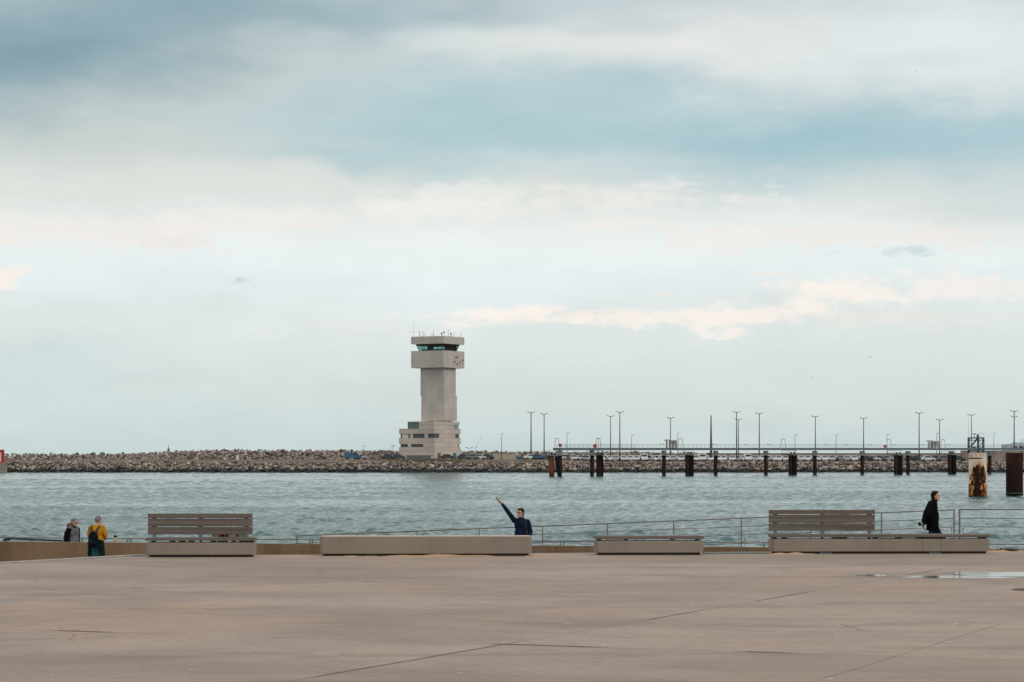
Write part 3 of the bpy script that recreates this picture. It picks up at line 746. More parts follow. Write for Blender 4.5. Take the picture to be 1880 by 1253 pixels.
    # antennas on the roof
    for axp, ytop, r in ((263, 45, .022), (313, 126, .07), (343, 124, .06), (360, 138, .05), (418, 140, .06), (432, 122, .05), (497, 138, .07), (517, 118, .04), (565, 122, .05), (587, 136, .08), (612, 128, .045), (668, 130, .05)):
        pp = 700 + axp / 4.475
        if pp < 815.8: uu, vv = (815.8 - pp) / sc2 / cu, .35
        else: uu, vv = .35, (pp - 815.8) / sc2 / cv * .98
        a = MB(); z1 = z_(580 + ytop / 4.475, 690); b0 = Vector((hx + min(vv, W - .3), hy + min(uu, W - .3), zD - .05)); a.tube(b0, (b0.x, b0.y, z1), r * 1.3, r, 6)
        if axp in (263, 313): zz = z_(580 + 130 / 4.475, 690); a.bar((b0.x - .3, b0.y + .9, zz), (b0.x + .3, b0.y - .4, zz), .05, .05)
        if axp == 565: a.bar((b0.x, b0.y, z1), (b0.x + .9, b0.y, z1), .07, .07)
        if axp in (587, 497, 517): a.box((b0.x + .12, b0.y, (z1 + zD) / 2 + .1), (.35, .35, .35))
        a.build('antenna', M['pole_grey'], root)
    return root
build_tower()

# ------------------------------------------------------------------ pier
def pierY(px): return 521 + (px - 1030) * .118
def build_pier():
    root = thing('pier', 'long grey pier deck on rusty piles across the harbour', 'pier', (X(1030, 521), 521, 0))
    o0 = root.location
    def loc(v): return Vector(v) - o0
    pA = P(1022.5, 822.3, pierY(1022)); pB = P(1960, 821.8, pierY(1960)); d = (pB - pA); zt = pA.z
    pB.z = zt + .35
    def along(px): 
        # point on deck line seen at px
        t0, t1 = 0., 1.
        for _ in range(40):
            t = (t0 + t1) / 2; q = pA.lerp(pB, t)
            if q.x / q.y * F + 940 < px: t0 = t
            else: t1 = t
        return pA.lerp(pB, t)
    m_ = MB(); m_.bar(loc(pA) - Vector((0, 0, .3)), loc(pB) - Vector((0, 0, .3)), 2.6, .52); m_.build('deck', M['grey_blue'], root)
    m_ = MB(); side = Vector((0, -1.25, 0))
    for h in (.76, .4):
        for s in (-1, 1): m_.tube(loc(pA) + side * s + Vector((0, 0, h)), loc(pB) + side * s + Vector((0, 0, h)), .022, .022, 5)
    L_ = d.length; n = int(L_ / 1.25)
    for i in range(n + 1):
        q = loc(pA.lerp(pB, i / n))
        for s in (-1, 1): m_.tube(q + side * s, q + side * s + Vector((0, 0, .76)), .018, .018, 4)
    # denser balusters at the left end
    for i in range(70): q = loc(pA + (pB - pA).normalized() * (1 + i * .32)); m_.tube(q + side, q + side + Vector((0, 0, .76)), .018, .018, 4)
    m_.build('railing', M['galv'], root)
    for px in (1028, 1087, 1219, 1314, 1406, 1496, 1583, 1667, 1747, 1817, 1905):
        q = loc(along(px)); 
        m_ = MB(); m_.box((q.x, q.y, zt - .6 - .55 - o0.z), (.98, 2.2, 1.1)); m_.build('pile_cap', M['cap_grey'], root)
        m_ = MB(); m_.tube((q.x, q.y, -3), (q.x, q.y, zt - 1.66), .45, .45, 14); m_.build('pile', M['rust'], root)
    for px in (1021, 1098, 1249, 1437, 1631, 1730, 1876):
        q = loc(along(px)) + Vector((0, -.9, 0)); m_ = MB(); w = .33 if px == 1021 else .4
        for s in (-1, 1): m_.tube(q + Vector((s * w * 1.45, 0, 0)), q + Vector((s * w, 0, 2.0)), .05, .05, 5)
        m_.tube(q + Vector((-w, 0, 2.0)), q + Vector((w, 0, 2.0)), .06, .06, 5)
        if px == 1098: m_.tube(q, q + Vector((0, 0, 2)), .04, .04, 5)
        m_.build('ladder_hoop', M['pole_grey'], root)
    for px in (1410, 1215, 1310, 1368, 1412, 1515, 1553, 1596, 1640, 1693, 1740):
        q = loc(along(px)) + Vector((0, -1.3, .76)); m_ = MB(); m_.bar(q - Vector((.5, 0, 0)), q + Vector((.5, 0, 0)), .1, .12); m_.build('lifebuoy_rail', M['dark_steel'], root)
    return along, zt
along, pier_z = build_pier()

def fender(px0, px1, ytop, ybase, lab, split=.55, lean=0, mat='rust', platform=True, side=-1):
    Y = CZ * F / (ybase - HZ); xc = X((px0 + px1) / 2, Y); w = (px1 - px0) / F * Y; h = Zp(ytop, Y)
    root = thing('fender_dolphin', lab, 'mooring dolphin', (xc, Y, 0), 0, 'fender dolphins along the pier')
    r = w * split / 2
    m_ = MB(); x0 = -w / 2 + r; m_.tube((x0 + lean * .25, 0, -3), (x0 - lean * .1, 0, h), r, r, 18); m_.build('steel_tube', M[mat], root)
    m_ = MB(); xa, xb = -w / 2 + w * split + .01, w / 2
    m_.add([(xa + lean, -.7, -1), (xb + lean, -.7, -1), (xb + lean, .7, -1), (xa + lean, .7, -1), (xa, -.7, h - .05), (xb, -.7, h - .05), (xb, .7, h - .05), (xa, .7, h - .05)],
           [(0, 3, 2, 1), (4, 5, 6, 7), (0, 1, 5, 4), (1, 2, 6, 5), (2, 3, 7, 6), (3, 0, 4, 7)])
    m_.build('rubber_panel', M['black'], root, .04)
    if platform:
        m_ = MB(); x1, x2 = (-w / 2 - 1.5, w / 2 - .1) if side < 0 else (-w / 2 + .1, w / 2 + .6)
        m_.bounds((x1, .2, h + .02), (x2, 2.3, h + .32)); m_.bounds((-w / 2 - .05, -.75, h + .003), (w / 2 + .05, .15, h + .2))
        for a in (x1, (x1 + x2) / 2, x2):
            m_.tube((a, .25, h + .3), (a, .25, h + 1.1), .04, .04, 5)
        m_.tube((x1, .25, h + 1.1), (x2, .25, h + 1.1), .04, .04, 5); m_.tube((x1, .25, h + .7), (x2, .25, h + .7), .03, .03, 5)
        for k in range(4): m_.tube((x1 + .1 + k * .4, .3, h), (x1 + .9 + k * .4, .3, h - .8), .04, .04, 5)
        pf = m_.build('platform', M['galv'], root)
        m_ = MB()
        for a in (-.35, .35): m_.tube((a, -.3, h + .2), (a, -.3, h + .5), .12, .12, 8); m_.ell((a, -.3, h + .55), (.2, .16, .14))
        m_.build('bollard', M['black'], root)
    return root
fender(1007.5, 1024, 837.5, 875.8, 'leaning orange rust fender dolphin at the left end of the pier', .6, .9, 'rust_orange')
fender(1094.5, 1107.5, 836.5, 874.8, 'fender dolphin beside the second pier pile with no black face turned out', .92, 0, 'rust', True)
fender(1258, 1273.5, 836, 874.3, 'brown and black fender dolphin just right of the first deck shelter', .6)
fender(1447.5, 1462.5, 836, 872.6, 'brown and black fender dolphin near the middle of the pier', .56)
fender(1641, 1656.5, 836, 871.6, 'brown and black fender dolphin left of the second deck shelter', .6)
fender(1740, 1755, 835.5, 870.8, 'brown and black fender dolphin between the second shelter and the peeling column', .55)

def disc_sign(px, py, lab, r=.42):
    q = along(px); z = Zp(py, q.y); root = thing('round_sign', lab, 'sign', (q.x, q.y - 1.38, pier_z - .02), 0, 'red round signs on the pier railing')
    m_ = MB(); m_.tube((0, 0, 0), (0, 0, z - pier_z + .3), .04, .04, 6); m_.build('post', M['galv'], root)
    m_ = MB(); m_.tube((0, -.09, z - pier_z), (0, -.05, z - pier_z), r, r, 20); m_.build('disc', M['red'], root)
disc_sign(1028.3, 817.8, 'red round sign at the left tip of the pier', .36)
disc_sign(1092, 819.2, 'red round sign beside the wide ladder hoop left on the pier')
disc_sign(1623, 819.8, 'red round sign on the pier left of the second shelter', .36)

def shelter(px0, px1, ytop, lab):
    q0, q1 = along(px0), along(px1); w = q1.x - q0.x; h = Zp(ytop, q0.y) - pier_z
    root = thing('deck_shelter', lab, 'shelter', (q0.x, q0.y, pier_z + .12), 0, 'shelters on the pier deck')
    m_ = MB(); m_.bounds((-.5, -1, h - .3), (w * .42, 1, h)); m_.bounds((w * .42 + .003, -1, h - .42), (w + .1, 1, h - .14)); m_.build('roof', M['beige_paint'], root)
    m_ = MB()
    for a in (0, w * .33, w * .66, w): m_.bounds((a - .09, -1.02, -.15), (a + .09, -.86, h - .3)); m_.bounds((a - .09, .86, -.15), (a + .09, 1.02, h - .3))
    m_.bounds((-.05, -1.06, .95), (w + .05, -1.021, 1.06)); m_.build('frame', M['pole_grey'], root)
    m_ = MB(); m_.bounds((w * .36, -.8, -.14), (w * .95, .8, h - .43)); m_.build('cabinet', M['white_paint'], root)
shelter(1224, 1240, 808.3, 'pale shelter cabin on the pier in line with a lamp post')
shelter(1705.5, 1719, 810, 'open framed shelter on the pier near the right end')

def stair_tower():
    q = along(1793); Y = q.y - 1.5; x0, x1 = X(1779.5, Y), X(1806.5, Y); w = x1 - x0; z0 = Zp(833, Y); zt = Zp(804.8, Y)
    root = thing('stair_tower', 'dark blue steel stair tower above the peeling column', 'stair tower', (x0, Y, z0)); h = zt - z0
    m_ = MB()
    for a in (0, w * .65, w):
        for yy in (0, 1.6): m_.bar((a, yy, 0), (a, yy, h), .24, .24)
    for zz in (h, h - .5, h * .42, h * .22):
        for yy in (0, 1.6): m_.bar((0, yy - .02, zz), (w, yy - .02, zz), .16, .2)
    m_.bar((w * .65, .03, h * .42), (w, .03, h - .5), .07, .09); m_.bar((w, .05, h * .42), (w * .65, .05, h - .5), .07, .09)
    m_.build('frame', M['blue_steel'], root)
    m_ = MB(); m_.bar((w * .12, .8, h * .42), (w * .58, .8, h - .2), .9, .3); m_.bar((w * .3, .8, h * .42), (w * .68, .8, h * .2), .9, .3); m_.build('stair', M['blue_steel'], root)
    m_ = MB(); m_.bounds((-.1, -.15, h + .12), (w + .1, 1.8, h + .2)); m_.build('platform', M['blue_steel'], root)
    m_ = MB()
    for a in (w * .55, w * .8, w): m_.tube((a, 0, h + .2), (a, 0, h + 1.2), .03, .03, 5)
    m_.tube((w * .55, 0, h + 1.2), (w, 0, h + 1.2), .03, .03, 5); m_.build('railing', M['galv'], root)
    m_ = MB(); m_.tube((w * .37, .4, h + .2), (w * .37, .4, h + .95), .07, .07, 6); m_.box((w * .37, .4, h + 1.05), (.8, .3, .25)); m_.build('floodlight', M['pole_grey'], root)
    m_ = MB(); m_.bounds((w * .54, .3, h + .2), (w * .68, .8, h + .95)); m_.build('equipment_box', M['brown'], root)
    m_ = MB(); m_.tube((-.15, .5, h * .4), (-.15, .5, h + 5.2), .04, .025, 5); m_.build('whip_antenna', M['pole_grey'], root)
    # dolphin below that carries it
    m_ = MB(); m_.tube((w * .5, .8, -z0 - 2), (w * .5, .8, -.02), 1.1, 1.1, 16); m_.build('pile', M['rust'], root)
stair_tower()

# big columns in the water
Yc = CZ * F / (914.5 - HZ)
r0 = (1811.5 - 1778.3) / F * Yc / 2
mb = MB(); n = 48; zt = Zp(832, Yc)
rings = [(-3, r0), (.3, r0), (1.55, r0), (1.56, r0 - .02), (zt - .12, r0 - .02), (zt, r0 - .05)]
vs = [(r * math.cos(2 * math.pi * i / n), r * math.sin(2 * math.pi * i / n), z) for z, r in rings for i in range(n)]
fs = [(j * n + i, j * n + (i + 1) % n, (j + 1) * n + (i + 1) % n, (j + 1) * n + i) for j in range(len(rings) - 1) for i in range(n)] + [tuple(range((len(rings) - 1) * n, len(rings) * n))]
mb.add(vs, fs, True)
o = mb.build('mooring_column', M['column'], loc=(X(1794.9, Yc), Yc, 0)); tag(o, 'white mooring column with peeling paint and orange rust standing in the water', 'mooring column')
Yd = CZ * F / (911.5 - HZ); r1 = (1878 - 1847) / F * Yd / 2
mb = MB(); mb.tube((0, 0, -3), (0, 0, Zp(831.8, Yd)), r1, r1, 40)
o = mb.build('mooring_column', M['rust_dark'], loc=(X(1862.5, Yd), Yd, 0)); tag(o, 'dark brown rusty steel mooring column at the right edge', 'mooring column')

# ------------------------------------------------------------------ lamp posts
def lamp(px, ytop, Y, arms, rb, lab, cat='lamp post', grp='lamp posts across the harbour', extra=None):
    zb = land_z(px) - .3; root = thing('lamp_post', lab, cat, (X(px, Y), Y, zb), 0, grp); h = Zp(ytop, Y) - zb
    m_ = MB(); m_.tube((0, 0, 0), (0, 0, h), rb, rb * .55, 8); m_.build('pole', M['pole_grey'], root)
    ex = [(h, 1)] + ([(Zp(extra, Y) - zb, .8)] if extra else [])
    for hh, sc in ex:
        for s in ((-1, 1) if arms == 2 else (1,)) if arms else ():
            m_ = MB(); ln = (1.0 if arms == 2 else .5) * sc; rad = random.uniform(-.25, .25)
            a = Vector((s * .05, 0, hh - .15)); b = Vector((s * ln * .4, rad * .3, hh - .12)); c = Vector((s * ln * 1.12, rad, hh + .06))
            m_.tube(a, b, rb * .45, rb * .45, 6); m_.add(*wedge(b, c)); m_.build('lamp_head', M['pole_grey'], root)
def wedge(b, c):
    d = Vector((0, .16, 0)); vs = [b - d, b + d, c - d * 1.4, c + d * 1.4]; vs = vs + [v + Vector((0, 0, .16)) for v in vs]
    return vs, [(0, 1, 3, 2), (4, 6, 7, 5), (0, 2, 6, 4), (1, 5, 7, 3), (0, 4, 5, 1), (2, 3, 7, 6)]
T = 'tall twin-armed lamp post '
for a in [(975, 757.3, 676, 2, .22, T + 'closest to the control tower'), (999, 760.3, 684, 2, .19, T + 'just left of the pier tip, the shorter of a close pair'),
          (1121, 764.3, 690, 2, .17, T + 'left of a close pair beyond the second ladder hoop'), (1138, 756.8, 674, 2, .2, T + 'right of a close pair beyond the second ladder hoop'),
          (1231, 767.5, 692, 2, .18, T + 'rising behind the first deck shelter'), (1352.5, 756.9, 672, 2, .22, T + 'the taller of an overlapping pair right of the bare mast'),
          (1355.8, 770.3, 705, 2, .16, T + 'the shorter of an overlapping pair right of the bare mast'), (1394, 759.2, 678, 2, .2, T + 'next to the pile right of the overlapping pair'),
          (1497, 764.8, 686, 2, .18, T + 'directly above a pier pile right of the pier middle'), (1585.5, 768, 690, 2, .18, T + 'above the pile left of the third red sign'),
          (1687.5, 758.5, 674, 2, .2, T + 'between the third red sign and the second shelter'), (1725, 771, 694, 2, .18, T + 'just right of the second deck shelter'),
          (1783.5, 762, 680, 2, .17, T + 'directly behind the blue stair tower'), ]:
    lamp(*a)
lamp(1862, 755, 674, 2, .22, 'tall lamp post with two tiers of arms near the right edge', extra=765.5)
Sg = 'short single-headed lamp post '
for a in [(921, 796.5, 672, 1, .1, Sg + 'in front of the beige hut'), (1041, 795.5, 700, 1, .1, Sg + 'above the left end of the pier'), (1159.5, 799.5, 704, 1, .1, Sg + 'right of the close pair of tall lamps'),
          (1243.5, 796, 700, 1, .1, Sg + 'between first shelter and ladder hoop'), (1459.5, 798.5, 704, 1, .1, Sg + 'above the middle fender dolphin'), (1535, 799, 706, 1, .1, Sg + 'midway between two tall lamps right of the pier middle'),
          (1628.5, 798, 702, 1, .1, Sg + 'beside the ladder hoop and third red sign'), (1719.5, 796, 700, 1, .1, Sg + 'behind the second deck shelter'), (1824.5, 796.5, 700, 1, .1, Sg + 'between the stair tower and the two-tier lamp'),
          (666.5, 819.3, 672, 1, .08, Sg + 'right of the blue van'), (717.5, 819.3, 690, 1, .07, Sg + 'left one of the small pair beside the tower base'), (721.5, 819.3, 670, 1, .09, Sg + 'right one of the small pair beside the tower base'),
          (873, 821, 690, 1, .07, Sg + 'just right of the tower base'), (861, 822.5, 694, 2, .06, 'small thin twin lamp post nearest the right of the tower base')]:
    lamp(*a)
zb = land_z(1305) - .3; Ym = 668
root = thing('mast', 'thick bare tapering grey mast without a lamp head', 'mast', (X(1305.5, Ym), Ym, zb)); mb = MB(); mb.tube((0, 0, 0), (0, 0, Zp(763, Ym) - zb), .42, .16, 10); mb.build('pole', M['pole_grey'], root)
mb = MB(); mb.tube((0, 0, 0), (0, 0, 1.2), .55, .5, 10); mb.build('base', M['far_wall'], root)

# ------------------------------------------------------------------ vehicles
def car_parts(kind, paint):
    if kind == 'car':
        Lh, W, prof = 2.05, .87, [(-2.05, .35), (-2.08, .75), (-1.95, .95), (-1.55, 1.02), (-1.15, 1.45), (-.3, 1.55), (.55, 1.5), (1.15, 1.02), (1.9, .85), (2.05, .6), (2.02, .32)]
        win = [(-1.38, 1.05), (-1.05, 1.4), (-.3, 1.48), (.5, 1.43), (.98, 1.03)]
    else:
        prof = [(-2.35, .4), (-2.4, 1.9), (-2.25, 2.05), (.9, 2.05), (1.25, 1.95), (1.75, 1.25), (2.4, 1.0), (2.5, .65), (2.45, .35)]
        W = .95; win = [(.2, 1.25), (.2, 1.85), (1.15, 1.85), (1.55, 1.25)]
    b = MB(); n = len(prof); cx = lambda z: 1 - .14 * max(0, z - .95)
    vs = [(x, -W * cx(z), z) for x, z in prof] + [(x, W * cx(z), z) for x, z in prof]
    b.add(vs, [tuple(range(n)), tuple(reversed(range(n, 2 * n)))] + [((i + 1) % n, i, n + i, n + (i + 1) % n) for i in range(n)])
    g = MB()
    for s in (-1, 1):
        vs = [(x, s * (W * cx(z) + .012), z) for x, z in win]; g.add(vs, [tuple(range(len(vs)))])
    if kind == 'car':
        for (xa, za), (xb, zb_) in (((.6, 1.46), (1.12, 1.06)), ((-1.19, 1.42), (-1.52, 1.06))):
            sx = .03 if xa > 0 else -.03; g.add([(xa + sx, -.62, za), (xa + sx, .62, za), (xb + sx, .72, zb_), (xb + sx, -.72, zb_)], [(0, 1, 2, 3)])
    else:
        g.add([(1.31, -.72, 1.9), (1.31, .72, 1.9), (1.77, .78, 1.3), (1.77, -.78, 1.3)], [(0, 1, 2, 3)])
    wx = 1.3 if kind == 'car' else 1.6
    wheels = []
    for sx in (-1, 1):
        for sy in (-1, 1):
            w = MB(); w.tube((sx * wx, sy * (W - .18), .32), (sx * wx, sy * (W + .02), .32), .32, .32, 12); wheels.append(w)
    return b, g, wheels
def make_vehicle(kind, paint, lab, grp=None):
    root = thing('parked_' + kind, lab, kind, (0, 0, 0), 0, grp); b, g, ws = car_parts(kind, paint)
    b.build('body', M['car_' + paint], root, .05); g.build('window', M['car_glass'], root)
    for w in ws: w.build('wheel', M['tyre'], root)
    return root
protos = {}
def park(kind, paint, px, Y, rz, lab, grp):
    z = land_z(px) + .02; k = (kind, paint)
    loc = (X(px, Y), Y, z)
    if k not in protos:
        protos[k] = make_vehicle(kind, paint, lab, grp); o = protos[k]; o.location = loc; o.rotation_euler = (0, 0, rz)
    else: o = dup(protos[k], loc, rz, lab)
    if grp: o['group'] = grp
    elif 'group' in o: del o['group']
    return o
park('van', 'blue', 648, 674, 0, 'blue van parked on the causeway below the rock berm', None)
park('car', 'silver', 661, 680, .3, 'pale car partly hidden behind the blue van', None)
GC = 'cars parked in the row behind the rocks'
for px in (713, 731): park('car', 'dark', px, 674, .1, 'dark car parked left of the control tower base', 'dark cars left of the tower')
for px, c in ((822, 'dark'),): park('car', c, px, 676, .0, 'dark car parked right in front of the tower base', None)
for px, c in ((852, 'dark'), (866, 'grey'), (881, 'white'), (896, 'dark')):
    park('car', c, px, 676 + random.uniform(-1, 2), random.uniform(-.4, .4), {'dark': 'dark car parked between the tower base and the beige hut', 'grey': 'grey car parked between the tower base and the beige hut', 'white': 'white car parked between the tower base and the beige hut'}[c], 'cars between the tower and the hut')
for px, c in ((975, 'white'), (988, 'blue'), (1000, 'dark'), (1034, 'white'), (1052, 'white'), (1066, 'silver'), (1079, 'silver')):
    park('car', c, px, 672 + random.uniform(0, 4), random.uniform(-.5, .5), c.replace('silver', 'silver grey') + ' car parked between the beige hut and the second pier pile', 'cars left of the second pier pile')
px = 1088.0
while px < 1580:
    c = random.choice(['white'] * 8 + ['silver'] * 2 + ['grey'])
    kind = 'van' if random.random() < .12 and c == 'white' else 'car'
    nm = {'white': 'white', 'silver': 'silver grey', 'grey': 'mid grey'}[c]
    park(kind, c, px, 668.5 + random.uniform(0, .8), (-1.57 if kind == 'van' else random.choice([1.57, -1.57, -1.57, -.9])) + random.uniform(-.15, .15), f'{nm} {kind} in the crowded front row parked behind the rocks', 'vehicles in the crowded front row')
    px += random.uniform(11.5, 16)
px = 1095.0
while px < 1590:
    c = random.choice(['white'] * 5 + ['silver'] * 2)
    nm = {'white': 'white', 'silver': 'silver grey'}[c]
    park('car', c, px, 677 + random.uniform(0, 1.5), 1.57 + random.uniform(-.2, .2), f'{nm} car in the second row parked below the concrete wall', 'cars in the second row'); px += random.uniform(15, 24)
for px, c, lab in ((1592, 'dark', 'dark car'), (1604, 'white', 'white car'), (1617, 'grey', 'mid grey car'), (1630, 'silver', 'silver grey car'), (1672, 'grey', 'mid grey car'), (1685, 'dark', 'dark car'), (1718, 'dark', 'dark car'), (1732, 'grey', 'mid grey car'), (1759, 'dark', 'dark car')):
    park('car', c, px, 670 + random.uniform(0, 2), random.uniform(-.5, .5), lab + ' in the sparse right part of the parked row', 'cars in the sparse right part of the row')
park('car', 'white', 1703, 668, .15, 'white car parked alone below the second deck shelter', None)

# huts, containers and odds and ends over there
def hut():
    Y = 676; x0, x1 = X(905, Y), X(947, Y); root = thing('hut', 'long low beige hut right of the control tower', 'hut', (x0, Y, 3.4)); h = Zp(832, Y) - 3.4
    m_ = MB(); m_.bounds((0, 0, 0), (x1 - x0, 3, h - .12)); m_.build('wall', M['beige_paint'], root)
    m_ = MB(); m_.bounds((-.1, -.1, h - .12), (x1 - x0 + .1, 3.1, h)); m_.build('roof', M['far_wall'], root)
    m_ = MB(); m_.bounds((2, -.04, 0), (2.06, .02, h - .2)); m_.bounds((4.2, -.04, 0), (4.26, .02, h - .2)); m_.build('joint', M['brown'], root)
hut()
def container(px0, px1, yt, mat, lab, lid):
    Y = 675; x0, x1 = X(px0, Y), X(px1, Y); z = 3.4; h = Zp(yt, Y) - z; root = thing('container', lab, 'container', (x0, Y, z), 0, 'blue containers by the hut')
    m_ = MB(); m_.bounds((0, 0, 0), (x1 - x0, 1.4, h * .85)); m_.build('body', M[mat], root, .05); m_ = MB(); m_.bounds((-.05, -.05, h * .85 + .003), (x1 - x0 + .05, 1.45, h)); m_.build('lid', M[lid], root, .04)
    m_ = MB()
    for i in range(4): a = (x1 - x0) * (i + .5) / 4; m_.bounds((a - .05, -.05, .1), (a + .05, -.002, h * .8))
    m_.build('rib', M[mat], root)
container(949, 957.5, 839, 'car_blue', 'blue container right beside the beige hut', 'car_blue')
container(958.5, 965, 836.5, 'teal_paint', 'taller teal blue container second from the beige hut', 'car_blue')
Y = 672; mb = MB(); mb.bounds((X(1040, Y), Y, 3.2), (X(1046.5, Y), Y + .8, Zp(836, Y))); mb.bounds((X(1039.6, Y), Y - .05, Zp(836, Y) + .003), (X(1046.9, Y), Y + .85, Zp(835.4, Y))); tag(mb.build('utility_cabinet', M['brown']), 'brown utility cabinet between the first two pier piles', 'cabinet')
Y = 669; mb = MB(); mb.bounds((X(1684.5, Y), Y - 2, 3), (X(1688, Y), Y - 1.6, Zp(837.3, Y))); mb.ell((X(1686.2, Y), Y - 1.8, Zp(835, Y)), (.34, .2, .4)); tag(mb.build('marker_post', M['green']), 'green round-topped marker among the parked cars', 'marker')
Y = 709; root = thing('navigation_beacon', 'small dark green beacon standing on the left rock berm', 'beacon', (X(309.5, Y), Y, Zp(831, Y)))
mb = MB(); mb.tube((0, 0, -1), (0, 0, 1.2), .38, .32, 12); mb.build('body', M['green'], root); mb = MB(); mb.tube((0, 0, 1.2), (0, 0, 1.9), .08, .06, 6); mb.ell((0, 0, 1.95), (.12, .12, .16)); mb.build('lantern', M['pole_grey'], root)
Y = 680; mb = MB(); mb.bounds((X(347, Y), Y, 3.2), (X(351.5, Y), Y + .5, Zp(835, Y))); mb.bounds((X(346.5, Y), Y - .05, Zp(835, Y) + .002), (X(352, Y), Y + .55, Zp(834.3, Y))); tag(mb.build('post', M['brown']), 'squat brown post on the causeway below the green beacon', 'post')
Y = 680; mb = MB(); mb.bounds((X(433.5, Y), Y, 3.2), (X(438.5, Y), Y + .5, Zp(837, Y))); mb.bounds((X(434.5, Y), Y, Zp(837, Y) + .002), (X(437.5, Y), Y + .45, Zp(836.2, Y))); tag(mb.build('cabinet', M['white_paint']), 'small white cabinet on the causeway left of centre', 'cabinet')

def red_frame():
    Y = 648; z0 = Zp(850, Y); root = thing('harbour_mark', 'red framed board with pale centre cut by the left edge', 'marker board', (X(-22, Y), Y, z0)); w = (7.2 + 22) / F * Y; h = Zp(826, Y) - z0
    t = 4.8 / F * Y
    m_ = MB(); m_.bounds((0, 0, 0), (t, .5, h)); m_.bounds((w - t, 0, 0), (w, .5, h)); m_.bounds((t, .003, h - t), (w - t, .497, h)); m_.bounds((t, .003, 0), (w - t, .497, .3)); m_.build('frame', M['red'], root)
    m_ = MB(); m_.bounds((t, .15, .3), (w - t, .35, h - t)); m_.build('panel', M['white_paint'], root)
    m_ = MB(); m_.bounds((-.3, -.4, -z0 - 1), (w + .6, 1.4, 0)); m_.build('footing', M['far_wall'], root)
red_frame()

def bush(px, py, Y, r, lab):
    root = thing('bush', lab, 'bush', (X(px, Y), Y, Zp(843.5, Y))); m_ = MB(); rr = random.Random(3)
    for _ in range(420):
        d = Vector((rr.gauss(0, 1), rr.gauss(0, .7), abs(rr.gauss(0, 1)))).normalized() * r * rr.uniform(.3, 1); q = Vector((d.x * 1.3, d.y, d.z * .9 + .1)); s = .09 * rr.uniform(.7, 1.6)
        a, b = Vector((rr.gauss(0, 1), rr.gauss(0, 1), rr.gauss(0, 1))).normalized() * s, Vector((rr.gauss(0, 1), rr.gauss(0, 1), rr.gauss(0, 1))).normalized() * s
        m_.add([q, q + a, q + b], [(0, 1, 2)])
    m_.build('foliage', M['dry_grass'], root); m_ = MB()
    for k in range(9): m_.tube((0, 0, -.2), (rr.uniform(-.8, .8) * r, rr.uniform(-.4, .4) * r, r * .7), .03, .015, 4)
    m_.build('stem', M['brown'], root)
bush(389, 838, 690, 1.05, 'dry brown bush on the causeway left of the white cabinet'); bush(370, 840, 690, .6, 'small dry bush left of the larger one on the causeway')
mb = MB(); rr = random.Random(8)
for _ in range(2600):
    px = rr.gauss(790, 38) if rr.random() < .7 else rr.uniform(700, 1000); Y = rr.uniform(662.5, 668); q = Vector((X(px, Y), Y, 2.7 + (Y - 662.5) / 5.5 * .65)); h = rr.uniform(.3, .95)
    if px > 850: h *= .4
    t = Vector((rr.gauss(0, .22), rr.gauss(0, .1), h)); w = Vector((.035, 0, 0)); mb.add([q - w, q + w, q + t], [(0, 1, 2)])
tag(mb.build('dry_grass', M['dry_grass']), 'dry brown stems along the bank below the tower', None, None, 'stuff')

def ferry_building():
    Y = 760; x0 = X(1848, Y); root = thing('terminal_building', 'pale blue white building far behind the right end of the pier', 'building', (x0, Y, 2.8)); h1 = Zp(815, Y) - 2.8; h2 = Zp(812.5, Y) - 2.8; x2 = X(1990, Y) - x0
    wm = rough_mat('pale_blue_cladding', (.42, .47, .5), (.5, .55, .58), .3, .7)
    m_ = MB(); m_.bounds((0, 0, 0), (1.6, 8, h1 - .2)); m_.bounds((1.603, -.3, 0), (x2, 8.3, h1)); m_.bounds((3, .5, h1 + .003), (x2, 7, h2)); m_.build('wall', wm, root)
    for zz in (h1 - 1.2, h1 - 2.6):
        for i in range(11): m_ = MB(); a = 2 + i * 1.9; m_.bounds((a, -.34, zz - .4), (a + 1.3, -.29, zz + .35)); m_.build('window', M['car_glass'], root)
ferry_building()

# gulls
def gull(px, py, Y, s, lab):
    root = thing('seagull', lab, 'bird', P(px, py, Y), random.uniform(0, 6)); m_ = MB(); m_.ell((0, 0, 0), (.22 * s, .07 * s, .07 * s)); m_.ell((.24 * s, 0, .03 * s), (.07 * s, .05 * s, .05 * s)); m_.build('body', M['pole_grey'], root)
    for sg in (-1, 1):
        m_ = MB(); m_.add([(.08 * s, sg * .04 * s, .03 * s), (-.1 * s, sg * .04 * s, .03 * s), (-.08 * s, sg * .34 * s, .16 * s), (.1 * s, sg * .36 * s, .17 * s), (-.02 * s, sg * .72 * s, .07 * s),
                 (.08 * s, sg * .04 * s, .05 * s), (-.1 * s, sg * .04 * s, .05 * s), (-.08 * s, sg * .34 * s, .18 * s), (.1 * s, sg * .36 * s, .19 * s), (-.02 * s, sg * .72 * s, .08 * s)],
                [(0, 1, 2, 3), (3, 2, 4), (8, 7, 6, 5), (9, 7, 8), (0, 5, 6, 1), (1, 6, 7, 2), (2, 7, 9, 4), (4, 9, 8, 3), (3, 8, 5, 0)]); m_.build('wing', M['pole_grey'], root)
gull(1597, 656, 420, .55, 'tiny dark gull high over the pier, the upper one'); gull(1490, 692, 420, .4, 'tiny gull over the pier below and left of another')
gull(882, 805, 500, .5, 'tiny gull low beside the control tower base'); gull(757, 724, 500, .4, 'tiny gull left of the tower shaft'); gull(1683, 132, 300, .3, 'tiny gull high in the upper right of the sky'); gull(1221, 713, 420, .3, 'tiny gull above the first deck shelter')

